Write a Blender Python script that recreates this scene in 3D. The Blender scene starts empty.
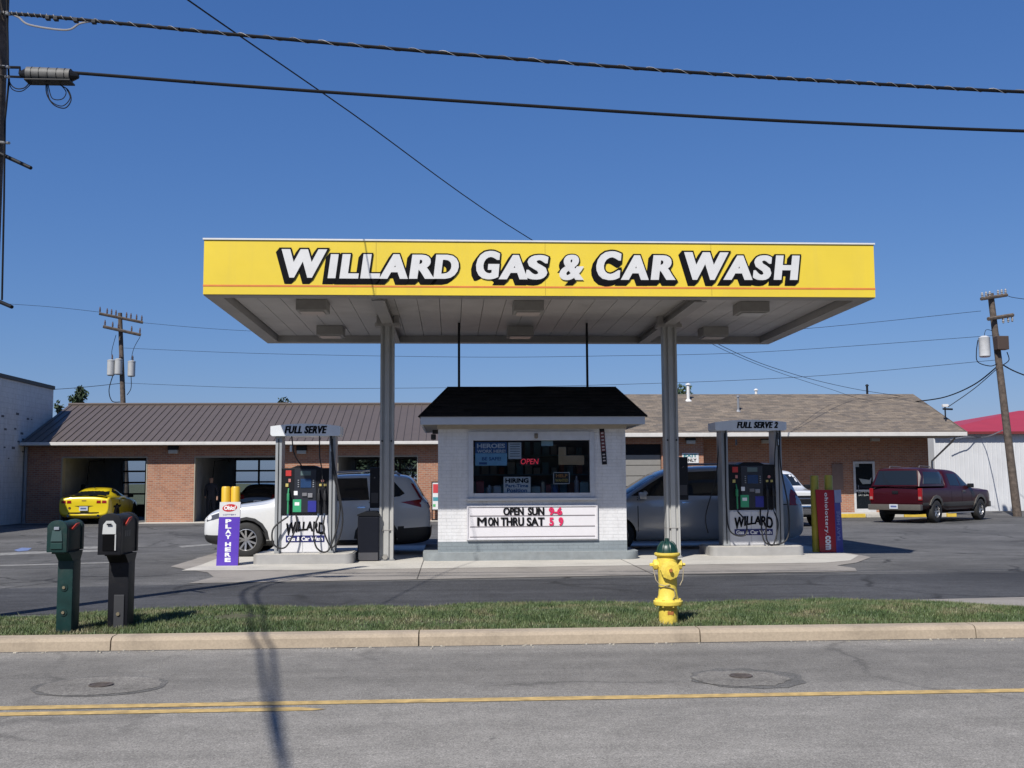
import bpy, bmesh, math, random
import numpy as np
from mathutils import Matrix, Vector, noise
from mathutils.bvhtree import BVHTree
rnd = random.Random(11)
SC = bpy.context.scene
COL = SC.collection
R_ = math.radians

# ------------------------------------------------------------------ camera
F = 1050.0; CH = 1.55
CR = Matrix.Rotation(R_(-3.3), 3, 'Z') @ Matrix.Rotation(math.pi/2 + math.atan(97/F), 3, 'X') @ Matrix.Rotation(-0.0055, 3, 'Z')
def ray(x, y): return CR @ Vector(((x-512)/F, -(y-384)/F, -1))
def G(x, y, z=0.0):
    d = ray(x, y); t = (z-CH)/d.z; return Vector((d.x*t, d.y*t, z))
def P(x, y, Y):
    d = ray(x, y); t = Y/d.y; return Vector((d.x*t, Y, CH+d.z*t))
cd = bpy.data.cameras.new('camera'); cam = bpy.data.objects.new('camera', cd); COL.objects.link(cam)
cd.sensor_width = 36; cd.lens = 36*F/1024; cd.clip_start = .05; cd.clip_end = 4000
cam.matrix_world = Matrix.Translation((0, 0, CH)) @ CR.to_4x4()
SC.camera = cam

# ------------------------------------------------------------------ light
SUNV = Vector((.45, .80, -1.0)).normalized()
EL = math.asin(-SUNV.z); AZ = math.atan2(-SUNV.x, -SUNV.y)
w = bpy.data.worlds.new('World'); SC.world = w; w.use_nodes = True
nt = w.node_tree; nt.nodes.clear()
sky = nt.nodes.new('ShaderNodeTexSky'); sky.sky_type = 'NISHITA'; sky.sun_disc = False
sky.sun_elevation = EL; sky.sun_rotation = AZ % (2*math.pi)
sky.altitude = 0; sky.air_density = 1.0; sky.dust_density = 0.5; sky.ozone_density = 4.0
bg = nt.nodes.new('ShaderNodeBackground'); bg.inputs[1].default_value = 0.0784
ow = nt.nodes.new('ShaderNodeOutputWorld')
sp = nt.nodes.new('ShaderNodeSeparateColor'); cb = nt.nodes.new('ShaderNodeCombineColor'); nt.links.new(sky.outputs[0], sp.inputs[0])
for i, (g_, k_) in enumerate(((1.0, .53), (.78, .92), (.58, 2.0))):   # grade the clear sky: a flatter, deeper blue
    pw = nt.nodes.new('ShaderNodeMath'); pw.operation = 'POWER'; pw.inputs[1].default_value = g_; nt.links.new(sp.outputs[i], pw.inputs[0])
    ml = nt.nodes.new('ShaderNodeMath'); ml.operation = 'MULTIPLY'; ml.inputs[1].default_value = k_; nt.links.new(pw.outputs[0], ml.inputs[0]); nt.links.new(ml.outputs[0], cb.inputs[i])
nt.links.new(cb.outputs[0], bg.inputs[0]); nt.links.new(bg.outputs[0], ow.inputs[0])
sl = bpy.data.lights.new('sun', 'SUN'); sl.energy = 4.8; sl.angle = R_(.5); sl.color = (1.0, .955, .89)
so = bpy.data.objects.new('sun', sl); COL.objects.link(so)
so.rotation_euler = SUNV.to_track_quat('-Z', 'Y').to_euler(); so.location = (-10, -16, 20)
SC.view_settings.view_transform = 'Standard'; SC.view_settings.look = 'None'
SC.view_settings.exposure = 0.35; SC.view_settings.gamma = 1

# ------------------------------------------------------------------ materials
MATS = {}
KA = .76   # albedo balance against the exposure
def ka(c): return tuple(v*KA for v in c)
def newmat(name):
    m = bpy.data.materials.new(name); m.use_nodes = True
    t = m.node_tree; b = t.nodes['Principled BSDF']
    return m, t, b
def N(t, k, **kw):
    n = t.nodes.new(k)
    for a, v in kw.items(): setattr(n, a, v)
    return n
def noise_node(t, vec, scale, detail=5, rough=.6, dist=0):
    n = N(t, 'ShaderNodeTexNoise'); n.inputs['Scale'].default_value = scale
    n.inputs['Detail'].default_value = detail; n.inputs['Roughness'].default_value = rough
    n.inputs['Distortion'].default_value = dist
    t.links.new(vec, n.inputs['Vector']); return n
def ramp(t, src, stops):
    r = N(t, 'ShaderNodeValToRGB'); e = r.color_ramp.elements
    while len(e) > 1: e.remove(e[-1])
    e[0].position = stops[0][0]; e[0].color = (*stops[0][1], 1) if len(stops[0][1]) == 3 else stops[0][1]
    for p, c in stops[1:]:
        q = e.new(p); q.color = (*c, 1)
    t.links.new(src, r.inputs[0]); return r
def mixc(t, fac, a, b, mode='MIX'):
    n = N(t, 'ShaderNodeMix', data_type='RGBA', blend_type=mode)
    if isinstance(fac, (int, float)): n.inputs[0].default_value = fac
    else: t.links.new(fac, n.inputs[0])
    for i, v in ((6, a), (7, b)):
        if isinstance(v, tuple): n.inputs[i].default_value = (*v[:3], 1)
        else: t.links.new(v, n.inputs[i])
    return n.outputs[2]
def bump(t, b, h, strength, dist=.01, chain=None):
    n = N(t, 'ShaderNodeBump'); n.inputs['Strength'].default_value = strength; n.inputs['Distance'].default_value = dist
    t.links.new(h, n.inputs['Height'])
    if chain: t.links.new(chain, n.inputs['Normal'])
    t.links.new(n.outputs[0], b.inputs['Normal']); return n.outputs[0]
def mat(name, col, rough=.6, metal=0., var=.08, scale=6., bmp=0., bscale=60., coat=0., spec=.5, emit=None, dirt=0.):
    if name in MATS: return MATS[name]
    m, t, b = newmat(name); MATS[name] = m; col = ka(col)
    tc = N(t, 'ShaderNodeTexCoord')
    n = noise_node(t, tc.outputs['Object'], scale)
    lo = tuple(c*(1-var) for c in col); hi = tuple(min(1, c*(1+var)) for c in col)
    r = ramp(t, n.outputs[0], [(.3, lo), (.7, hi)]); c = r.outputs[0]
    if dirt > 0:
        n2 = noise_node(t, tc.outputs['Object'], scale*.45, 8, .7, .4)
        rr = ramp(t, n2.outputs[0], [(.5, (0, 0, 0)), (.75, (dirt, dirt, dirt))])
        c = mixc(t, rr.outputs[0], c, (.12, .10, .08))
    t.links.new(c, b.inputs['Base Color'])
    b.inputs['Roughness'].default_value = rough; b.inputs['Metallic'].default_value = metal
    b.inputs['Specular IOR Level'].default_value = spec
    b.inputs['Coat Weight'].default_value = coat; b.inputs['Coat Roughness'].default_value = .04
    if bmp:
        n3 = noise_node(t, tc.outputs['Object'], bscale, 4); bump(t, b, n3.outputs[0], bmp)
    if emit:
        b.inputs['Emission Color'].default_value = (*emit[:3], 1); b.inputs['Emission Strength'].default_value = emit[3]
    return m
def asphalt(name, col, crack=.5, cscale=.28, patch=.25, streak=0., lanes=False, cw=1.):
    m, t, b = newmat(name); MATS[name] = m; col = ka(col)
    tc = N(t, 'ShaderNodeTexCoord'); o = tc.outputs['Object']
    big = noise_node(t, o, .22, 6, .65, .6)
    mid = noise_node(t, o, 3.0, 6, .7)
    fine = noise_node(t, o, 75, 4, .85); med = noise_node(t, o, 22, 4, .8)
    vf = N(t, 'ShaderNodeTexVoronoi'); vf.inputs['Scale'].default_value = 140; t.links.new(o, vf.inputs['Vector'])
    lo = tuple(c*(1-patch) for c in col); hi = tuple(c*(1+patch) for c in col)
    c = ramp(t, big.outputs[0], [(.32, lo), (.68, hi)]).outputs[0]
    c = mixc(t, .55, c, ramp(t, mid.outputs[0], [(.3, (.35,)*3), (.7, (.65,)*3)]).outputs[0], 'OVERLAY')
    c = mixc(t, 1, c, ramp(t, fine.outputs[0], [(.36, (.24,)*3), (.5, (.5,)*3), (.64, (.76,)*3)]).outputs[0], 'OVERLAY')
    c = mixc(t, .45, c, ramp(t, med.outputs[0], [(.36, (.3,)*3), (.5, (.5,)*3), (.64, (.7,)*3)]).outputs[0], 'OVERLAY')
    c = mixc(t, .35, c, ramp(t, vf.outputs['Color'], [(0, (.3,)*3), (1, (.7,)*3)]).outputs[0], 'OVERLAY')
    # stretched streaks along the travel direction
    mp = N(t, 'ShaderNodeMapping'); mp.inputs['Scale'].default_value = (.12, 2.2, 1); t.links.new(o, mp.inputs[0])
    st = noise_node(t, mp.outputs[0], 1.3, 6, .6, .3)
    c = mixc(t, .35+streak, c, ramp(t, st.outputs[0], [(.35, (.38,)*3), (.65, (.62,)*3)]).outputs[0], 'OVERLAY')
    if lanes:   # tyre-polished bands, the oil line and the sealed joint along the lane
        sx_ = N(t, 'ShaderNodeSeparateXYZ'); t.links.new(o, sx_.inputs[0])
        wob = N(t, 'ShaderNodeMath', operation='MULTIPLY_ADD'); t.links.new(st.outputs[0], wob.inputs[0]); wob.inputs[1].default_value = .5; t.links.new(sx_.outputs[1], wob.inputs[2])
        mr = N(t, 'ShaderNodeMapRange'); mr.inputs[1].default_value = 2.0; mr.inputs[2].default_value = 11.0; t.links.new(wob.outputs[0], mr.inputs[0])
        bands = ramp(t, mr.outputs[0], [(0, (.5,)*3), (.30, (.56,)*3), (.50, (.53,)*3), (.62, (.50,)*3), (.69, (.47,)*3), (.755, (.37,)*3), (.86, (.40,)*3), (.91, (.5,)*3), (.96, (.55,)*3)])
        c = mixc(t, 1, c, bands.outputs[0], 'OVERLAY')
    # cracks
    wn = noise_node(t, o, 1.1, 5, .6)
    va = N(t, 'ShaderNodeVectorMath', operation='MULTIPLY_ADD'); t.links.new(wn.outputs['Color'], va.inputs[0])
    va.inputs[1].default_value = (.9, .9, 0); t.links.new(o, va.inputs[2])
    vo = N(t, 'ShaderNodeTexVoronoi', feature='DISTANCE_TO_EDGE'); vo.inputs['Scale'].default_value = cscale
    t.links.new(va.outputs[0], vo.inputs['Vector'])
    cr = ramp(t, vo.outputs['Distance'], [(0, (1, 1, 1)), (.004*cw, (.7,)*3), (.009*cw, (0, 0, 0))])
    msk = noise_node(t, o, .35, 3)
    mk = ramp(t, msk.outputs[0], [(.45, (0, 0, 0)), (.58, (crack,)*3)])
    cm = mixc(t, 1.0, cr.outputs[0], mk.outputs[0], 'MULTIPLY')
    c = mixc(t, cm, c, (.02, .02, .02))
    # small dark pits
    vp = N(t, 'ShaderNodeTexVoronoi'); vp.inputs['Scale'].default_value = 1.6; vp.inputs['Randomness'].default_value = 1
    t.links.new(va.outputs[0], vp.inputs['Vector'])
    pt = ramp(t, vp.outputs['Distance'], [(0, (.75,)*3), (.03, (.4,)*3), (.06, (0, 0, 0))])
    c = mixc(t, pt.outputs[0], c, tuple(v*.35 for v in col))
    t.links.new(c, b.inputs['Base Color']); b.inputs['Roughness'].default_value = .88
    b.inputs['Specular IOR Level'].default_value = .3
    bump(t, b, fine.outputs[0], .5, .008)
    return m
def concrete(name, col, stain=.35, jx=0):
    m, t, b = newmat(name); MATS[name] = m; col = ka(col)
    tc = N(t, 'ShaderNodeTexCoord'); o = tc.outputs['Object']
    n1 = noise_node(t, o, 1.1, 8, .65, .5); n2 = noise_node(t, o, 45, 4, .7)
    c = ramp(t, n1.outputs[0], [(.3, tuple(v*(1-stain) for v in col)), (.5, col), (.75, tuple(min(1, v*1.12) for v in col))]).outputs[0]
    c = mixc(t, .55, c, ramp(t, n2.outputs[0], [(.3, (.38,)*3), (.7, (.62,)*3)]).outputs[0], 'OVERLAY')
    t.links.new(c, b.inputs['Base Color']); b.inputs['Roughness'].default_value = .9
    bump(t, b, n2.outputs[0], .3, .006)
    return m
def brickmat(name, c1, c2, mortar, bw=.2, bh=.075, painted=False, msize=.01, stain=0.):
    m, t, b = newmat(name); MATS[name] = m; c1, c2, mortar = ka(c1), ka(c2), ka(mortar)
    tc = N(t, 'ShaderNodeTexCoord'); s = N(t, 'ShaderNodeSeparateXYZ'); t.links.new(tc.outputs['Object'], s.inputs[0])
    ad = N(t, 'ShaderNodeMath', operation='ADD'); t.links.new(s.outputs[0], ad.inputs[0]); t.links.new(s.outputs[1], ad.inputs[1])
    cb = N(t, 'ShaderNodeCombineXYZ'); t.links.new(ad.outputs[0], cb.inputs[0]); t.links.new(s.outputs[2], cb.inputs[1])
    br = N(t, 'ShaderNodeTexBrick'); t.links.new(cb.outputs[0], br.inputs['Vector'])
    br.inputs['Scale'].default_value = 1; br.inputs['Brick Width'].default_value = bw; br.inputs['Row Height'].default_value = bh
    br.inputs['Mortar Size'].default_value = msize; br.inputs['Mortar Smooth'].default_value = .3
    br.inputs['Color1'].default_value = (*c1, 1); br.inputs['Color2'].default_value = (*c2, 1); br.inputs['Mortar'].default_value = (*mortar, 1)
    n = noise_node(t, tc.outputs['Object'], 3.0, 6, .7); n2 = noise_node(t, tc.outputs['Object'], 30, 3)
    c = mixc(t, .5, br.outputs['Color'], ramp(t, n.outputs[0], [(.3, (.4,)*3), (.7, (.6,)*3)]).outputs[0], 'OVERLAY')
    c = mixc(t, .3, c, ramp(t, n2.outputs[0], [(.3, (.4,)*3), (.7, (.6,)*3)]).outputs[0], 'OVERLAY')
    if stain:
        mp = N(t, 'ShaderNodeMapping'); mp.inputs['Scale'].default_value = (3, 3, .5); t.links.new(tc.outputs['Object'], mp.inputs[0])
        ns = noise_node(t, mp.outputs[0], 2.2, 8, .75, .3); rs = ramp(t, ns.outputs[0], [(.48, (0, 0, 0)), (.72, (stain,)*3)])
        c = mixc(t, rs.outputs[0], c, (.28, .25, .21))
    t.links.new(c, b.inputs['Base Color']); b.inputs['Roughness'].default_value = .55 if painted else .9
    iv = N(t, 'ShaderNodeMath', operation='SUBTRACT'); iv.inputs[0].default_value = 1; t.links.new(br.outputs['Fac'], iv.inputs[1])
    c1_ = bump(t, b, iv.outputs[0], .6 if painted else .5, .006)
    bump(t, b, n2.outputs[0], .15, .004, c1_)
    return m
def shingle(name, c1, c2, bw=.3, bh=.14):
    m, t, b = newmat(name); MATS[name] = m; c1, c2 = ka(c1), ka(c2)
    tc = N(t, 'ShaderNodeTexCoord')
    br = N(t, 'ShaderNodeTexBrick'); t.links.new(tc.outputs['Object'], br.inputs['Vector'])
    br.inputs['Scale'].default_value = 1; br.inputs['Brick Width'].default_value = bw; br.inputs['Row Height'].default_value = bh
    br.inputs['Mortar Size'].default_value = .006; br.inputs['Bias'].default_value = .0
    br.inputs['Color1'].default_value = (*c1, 1); br.inputs['Color2'].default_value = (*c2, 1)
    br.inputs['Mortar'].default_value = (*tuple(v*.45 for v in c1), 1)
    mp = N(t, 'ShaderNodeMapping'); mp.inputs['Scale'].default_value = (.35, 2.2, 1); t.links.new(tc.outputs['Object'], mp.inputs[0])
    n = noise_node(t, mp.outputs[0], 3.2, 6, .75); n2 = noise_node(t, tc.outputs['Object'], 60, 3)
    c = mixc(t, .9, br.outputs['Color'], ramp(t, n.outputs[0], [(.3, (.3,)*3), (.7, (.7,)*3)]).outputs[0], 'OVERLAY')
    c = mixc(t, .5, c, ramp(t, n2.outputs[0], [(.3, (.35,)*3), (.7, (.65,)*3)]).outputs[0], 'OVERLAY')
    t.links.new(c, b.inputs['Base Color']); b.inputs['Roughness'].default_value = .92
    b.inputs['Specular IOR Level'].default_value = .25
    bump(t, b, br.outputs['Fac'], -.5, .01)
    return m
def glassmat(name, tint=(.8, .85, .85), refl=.12, clear=True, dark=(.01, .013, .016)):
    if name in MATS: return MATS[name]
    m, t, b = newmat(name); MATS[name] = m
    if not clear:
        b.inputs['Base Color'].default_value = (*dark, 1); b.inputs['Roughness'].default_value = .05
        b.inputs['Specular IOR Level'].default_value = .6
        return m
    out = t.nodes['Material Output']; t.nodes.remove(b)
    tr = N(t, 'ShaderNodeBsdfTransparent'); tr.inputs[0].default_value = (*tint, 1)
    gl = N(t, 'ShaderNodeBsdfGlossy'); gl.inputs['Roughness'].default_value = .03
    fr = N(t, 'ShaderNodeFresnel'); fr.inputs[0].default_value = 1.5
    ad = N(t, 'ShaderNodeMath', operation='ADD'); ad.inputs[1].default_value = refl; t.links.new(fr.outputs[0], ad.inputs[0])
    mx = N(t, 'ShaderNodeMixShader'); t.links.new(ad.outputs[0], mx.inputs[0]); t.links.new(tr.outputs[0], mx.inputs[1]); t.links.new(gl.outputs[0], mx.inputs[2])
    t.links.new(mx.outputs[0], out.inputs[0]); return m

ROAD = asphalt('road_asphalt', (.272, .258, .233), .35, .2, .12, lanes=True)
LOT = asphalt('lot_asphalt', (.122, .120, .117), 1.0, .42, .42, .3, cw=2.2)
SEAL = asphalt('sealed_asphalt', (.065, .066, .07), .9, .3, .35, .3, cw=1.6)
CONC = concrete('pad_concrete', (.31, .285, .255), .3)
CONCL = concrete('light_concrete', (.56, .535, .48), .2)
CURB = concrete('curb_concrete', (.44, .36, .265), .38)
BRICK = brickmat('red_brick', (.46, .205, .115), (.33, .135, .08), (.40, .31, .24), stain=.3)
KBRICK = brickmat('white_painted_brick', (.80, .80, .81), (.79, .79, .80), (.72, .73, .74), .2, .068, True, .006, stain=.28)
KGREY = brickmat('grey_painted_brick', (.27, .31, .33), (.25, .29, .31), (.23, .26, .28), .2, .068, True, .005)
WBRICK = brickmat('aged_white_painted_wall', (.72, .71, .69), (.70, .69, .67), (.51, .51, .50), .4, .2, True, .005, stain=.45)
SHB = shingle('brown_shingles', (.245, .20, .155), (.14, .122, .108))
SHK = shingle('black_shingles', (.022, .021, .021), (.010, .010, .011))
MROOF = mat('brown_metal_roof', (.135, .108, .092), .45, .1, .06, 2)
YEL = mat('yellow_fascia_paint', (.92, .69, .055), .35, 0, .05, .8, coat=.2)
t_ = YEL.node_tree; b_ = t_.nodes['Principled BSDF']; src = b_.inputs['Base Color'].links[0].from_socket
tc_ = N(t_, 'ShaderNodeTexCoord'); mp_ = N(t_, 'ShaderNodeMapping'); mp_.inputs['Scale'].default_value = (2.4, 1, .22); t_.links.new(tc_.outputs['Object'], mp_.inputs[0])
n_ = noise_node(t_, mp_.outputs[0], 1.6, 7, .7, .4); m_ = ramp(t_, n_.outputs[0], [(.50, (0, 0, 0)), (.72, (.16,)*3)])
t_.links.new(mixc(t_, m_.outputs[0], src, (.50, .38, .10)), b_.inputs['Base Color'])
ORG = mat('orange_stripe', (.80, .25, .06), .4)
WHT = mat('white_paint', (.78, .78, .77), .45, 0, .04, dirt=.08)
GUT = mat('white_gutter', (.72, .70, .66), .4, 0, .05, dirt=.15)
BLK = mat('black_lettering', (.008, .008, .010), .7, spec=.08)
SOF = mat('grey_soffit_metal', (.66, .63, .60), .5, .15, .10, 1.2, dirt=.35)
SOFD = mat('dark_soffit_trim', (.46, .44, .42), .5, .2, .08, 2, dirt=.3)
COLM = mat('grey_column_paint', (.50, .50, .48), .5, .1, .07, 2, dirt=.25)
ALU = mat('brushed_aluminium', (.5, .51, .52), .38, .7, .06, 8)
DARK = mat('dark_plastic', (.010, .011, .014), .5, 0, .15, spec=.25)
RUB = mat('black_rubber', (.015, .015, .016), .6)
TYRE = mat('tyre_rubber', (.022, .022, .022), .8, 0, .15, 10)
CHROME = mat('chrome', (.75, .75, .76), .12, 1)
RIMM = mat('alloy_rim', (.55, .55, .56), .3, .8)
ARCH = mat('wheel_well_black', (.010, .010, .011), .9)
CLAD = mat('black_cladding', (.03, .031, .033), .6)
GLD = glassmat('dark_car_glass', clear=False)
GLT = glassmat('clear_glass', (.95, .98, .99), .015)
GLW = glassmat('bay_glass', (.78, .82, .84), .03)
REDL = mat('red_lens', (.30, .010, .012), .2, coat=.3)
CLRL = mat('clear_lens', (.7, .7, .68), .12, coat=.6)
WOOD = mat('weathered_pole_wood', (.115, .09, .073), .92, 0, .5, 7, .7, 30, dirt=.6)
WIRE = mat('black_cable', (.013, .013, .015), .7, spec=.15)
GALV = mat('galvanised_steel', (.42, .43, .44), .4, .6, .1)
DKRM = mat('dark_interior', (.18, .24, .26), .9, 0, .2, 2)
GRRM = mat('bay_block_wall', (.30, .30, .30), .85, 0, .12, 2, dirt=.3)

# ------------------------------------------------------------------ mesh builder
class MB:
    def __init__(s): s.bm = bmesh.new(); s.mats = []
    def mi(s, m):
        if m is None: return 0
        if m not in s.mats: s.mats.append(m)
        return s.mats.index(m)
    def _fin(s, faces, m):
        if m is not None:
            i = s.mi(m)
            for f in faces: f.material_index = i
    def box(s, x0, x1, y0, y1, z0, z1, bev=0, m=None, rot=None, c=None):
        vs = [s.bm.verts.new((x, y, z)) for z in (z0, z1) for y in (y0, y1) for x in (x0, x1)]
        idx = [(0, 2, 3, 1), (4, 5, 7, 6), (0, 1, 5, 4), (2, 6, 7, 3), (0, 4, 6, 2), (1, 3, 7, 5)]
        fs = [s.bm.faces.new([vs[i] for i in q]) for q in idx]
        if bev:
            r = bmesh.ops.bevel(s.bm, geom=list({e for f in fs for e in f.edges}), offset=bev, segments=2, profile=.7, affect='EDGES')
            fs = list({f for v in r['verts'] for f in v.link_faces} | {f for f in fs if f.is_valid}); vs = list({v for f in fs for v in f.verts})
        s._fin(fs, m)
        if rot is not None:
            cc = Vector(c) if c is not None else Vector(((x0+x1)/2, (y0+y1)/2, (z0+z1)/2))
            for v in vs: v.co = rot @ (v.co-cc) + cc
        return s
    def prism(s, pts, vec, m=None, bev=0):
        a = [s.bm.verts.new(p) for p in pts]; v = Vector(vec)
        b = [s.bm.verts.new(Vector(p)+v) for p in pts]; n = len(pts)
        fs = [s.bm.faces.new(a[::-1]), s.bm.faces.new(b)] + [s.bm.faces.new([a[i], a[(i+1) % n], b[(i+1) % n], b[i]]) for i in range(n)]
        if bev:
            r = bmesh.ops.bevel(s.bm, geom=list({e for f in fs for e in f.edges}), offset=bev, segments=2, profile=.7, affect='EDGES')
            fs = list({f for v in r['verts'] for f in v.link_faces} | {f for f in fs if f.is_valid})
        s._fin(fs, m); return s
    def cyl(s, p0, p1, r0, r1=None, seg=12, m=None, cap=True):
        r1 = r0 if r1 is None else r1; p0 = Vector(p0); p1 = Vector(p1); d = (p1-p0).normalized()
        u = d.orthogonal().normalized(); v = d.cross(u)
        A = [s.bm.verts.new(p0+(u*math.cos(t)+v*math.sin(t))*r0) for t in [2*math.pi*i/seg for i in range(seg)]]
        B = [s.bm.verts.new(p1+(u*math.cos(t)+v*math.sin(t))*r1) for t in [2*math.pi*i/seg for i in range(seg)]]
        fs = [s.bm.faces.new([A[i], A[(i+1) % seg], B[(i+1) % seg], B[i]]) for i in range(seg)]
        if cap: fs += [s.bm.faces.new(A[::-1]), s.bm.faces.new(B)]
        s._fin(fs, m); return s
    def tube(s, pts, r, seg=6, m=None):
        pts = [Vector(p) for p in pts]; rings = []; u = None
        for i, p in enumerate(pts):
            d = (pts[min(i+1, len(pts)-1)]-pts[max(i-1, 0)]).normalized()
            if u is None: u = d.orthogonal().normalized()
            u = (u-d*u.dot(d)).normalized(); v = d.cross(u)
            rr = r[i] if isinstance(r, (list, tuple)) else r
            rings.append([s.bm.verts.new(p+(u*math.cos(2*math.pi*k/seg)+v*math.sin(2*math.pi*k/seg))*rr) for k in range(seg)])
        fs = []
        for a, b in zip(rings, rings[1:]):
            fs += [s.bm.faces.new([a[k], a[(k+1) % seg], b[(k+1) % seg], b[k]]) for k in range(seg)]
        fs += [s.bm.faces.new(rings[0][::-1]), s.bm.faces.new(rings[-1])]
        s._fin(fs, m); return s
    def lathe(s, prof, c=(0, 0, 0), axis='Z', seg=24, m=None, cap=True):
        c = Vector(c); rings = []
        def pt(r, h, t):
            a, b = r*math.cos(t), r*math.sin(t)
            return c+(Vector((a, b, h)) if axis == 'Z' else Vector((a, h, b)) if axis == 'Y' else Vector((h, a, b)))
        for r, h in prof: rings.append([s.bm.verts.new(pt(max(r, .0004), h, 2*math.pi*k/seg)) for k in range(seg)])
        fs = []
        for a, b in zip(rings, rings[1:]):
            fs += [s.bm.faces.new([a[k], a[(k+1) % seg], b[(k+1) % seg], b[k]]) for k in range(seg)]
        if cap: fs += [s.bm.faces.new(rings[0][::-1]), s.bm.faces.new(rings[-1])]
        s._fin(fs, m); return s
    def sheet(s, pts, m=None):
        f = s.bm.faces.new([s.bm.verts.new(p) for p in pts])
        s._fin([f], m); return s
    def addmesh(s, vs, fs, m=None):
        V = [s.bm.verts.new(v) for v in vs]; out = []
        for f in fs:
            try: out.append(s.bm.faces.new([V[i] for i in f]))
            except ValueError: pass
        s._fin(out, m); return s
    def build(s, name, m=None, parent=None, world=True, smooth=False, recalc=True, angle=None):
        if recalc: bmesh.ops.recalc_face_normals(s.bm, faces=s.bm.faces)
        me = bpy.data.meshes.new(name); s.bm.to_mesh(me); s.bm.free()
        if m is not None and not s.mats: s.mats = [m]
        elif m is not None and m not in s.mats: s.mats.insert(0, m) if False else s.mats.append(m)
        for q in s.mats: me.materials.append(q)
        if smooth:
            me.polygons.foreach_set('use_smooth', [True]*len(me.polygons))
            if angle is None: angle = 40
            if hasattr(me, 'set_sharp_from_angle'): me.set_sharp_from_angle(angle=R_(angle))
        o = bpy.data.objects.new(name, me); COL.objects.link(o)
        if parent is not None:
            o.parent = parent
            if world:
                q = parent; off = Vector((0, 0, 0))
                while q is not None: off += q.location; q = q.parent
                me.transform(Matrix.Translation(-off))
        return o
def tag(o, label=None, cat=None, group=None, kind=None):
    for k, v in (('label', label), ('category', cat), ('group', group), ('kind', kind)):
        if v: o[k] = v
    return o
def thing(name, loc, label, cat, group=None, rz=0):
    e = bpy.data.objects.new(name, None); COL.objects.link(e); e.location = loc; e.rotation_euler = (0, 0, rz)
    e.empty_display_size = .2
    return tag(e, label, cat, group)
def struct(name, mb, m):
    return tag(mb.build(name, m), kind='structure')
def single(name, mb, m, label, cat, group=None, origin=None, smooth=False):
    """thing that is one mesh with its origin at its base"""
    o = mb.build(name, m, smooth=smooth)
    if origin is not None:
        o.data.transform(Matrix.Translation(-Vector(origin))); o.location = origin
    return tag(o, label, cat, group)

# ------------------------------------------------------------------ text
_tc = {}
def glyphs(s, off=0., shear=0., space=1.):
    key = (s, off, shear, space)
    if key in _tc: return _tc[key]
    cu = bpy.data.curves.new('t', 'FONT'); cu.body = s; cu.offset = off; cu.shear = shear; cu.space_character = space
    cu.resolution_u = 4
    o = bpy.data.objects.new('t', cu); COL.objects.link(o)
    dg = bpy.context.evaluated_depsgraph_get(); dg.update()
    me = bpy.data.meshes.new_from_object(o.evaluated_get(dg))
    vs = [(v.co.x, v.co.y) for v in me.vertices]; fs = [tuple(p.vertices) for p in me.polygons]
    bpy.data.objects.remove(o); bpy.data.curves.remove(cu); bpy.data.meshes.remove(me)
    bb = (min(v[0] for v in vs), max(v[0] for v in vs), min(v[1] for v in vs), max(v[1] for v in vs))
    _tc[key] = (vs, fs, bb); return _tc[key]
def text(mb, s, rect, frame, off=.02, shear=0., space=1., m=None, lift=.004, th=.003, warp=None, bold=0.):
    """fit string s into rect (u0,u1,v0,v1) on frame (origin,U,V,Nrm)"""
    vs, fs, bb = glyphs(s, off, shear, space); O, U, V, Nn = frame
    u0, u1, v0, v1 = rect
    def tr(v, d):
        a = (v[0]-bb[0])/(bb[1]-bb[0]); b = (v[1]-bb[2])/(bb[3]-bb[2])
        u = u0+a*(u1-u0); q = v0+b*(v1-v0)
        if warp: u, q = warp(u, q, a, b)
        return O+U*u+V*q+Nn*d
    if bold:
        w0 = u1-u0; u0 += bold; u1 -= bold
        for k, du in enumerate((-bold, -bold/2, 0, bold/2, bold)):
            mb.addmesh([tr(v, lift+th+.0004*k)+U*du for v in vs], fs, m)
    else: mb.addmesh([tr(v, lift+th) for v in vs], fs, m)
    return mb
def frontframe(Y): return (Vector((0, Y, 0)), Vector((1, 0, 0)), Vector((0, 0, 1)), Vector((0, -1, 0)))
def prect(x0, x1, y0, y1, Y):
    """pixel box -> rect on the plane Y"""
    a = P(x0, (y0+y1)/2, Y); b = P(x1, (y0+y1)/2, Y); c = P((x0+x1)/2, y0, Y); d = P((x0+x1)/2, y1, Y)
    return (a.x, b.x, d.z, c.z)

# ================================================================== GROUND
mb = MB(); mb.sheet([(-900, -900, -.03), (900, -900, -.03), (900, 1500, -.03), (-900, 1500, -.03)])
struct('ground', mb, mat('ground_dirt_grass', (.11, .12, .06), .95, 0, .3, .3))
mb = MB(); mb.sheet([(-120, -9, 0), (120, -9, 0), (120, 10.12, 0), (-120, 10.12, 0)]); struct('road', mb, ROAD)
mb = MB(); mb.sheet([(-60, 10.1, .002), (60, 10.1, .002), (60, 75, .002), (-60, 75, .002)]); struct('parking_lot', mb, LOT)
# sealed strip in front of the pumps
def gp(pts, z): return [G(x, y, z) for x, y in pts]
mb = MB(); mb.sheet([Vector(p) for p in [(-14, 13.2, .006), (-9, 13.0, .006), (22, 12.6, .006), (22, 16.9, .006), (6, 17.0, .006), (-3.9, 16.5, .006), (-9, 15.9, .006), (-14, 15.6, .006)]])
struct('sealed_driveway', mb, SEAL)
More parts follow.
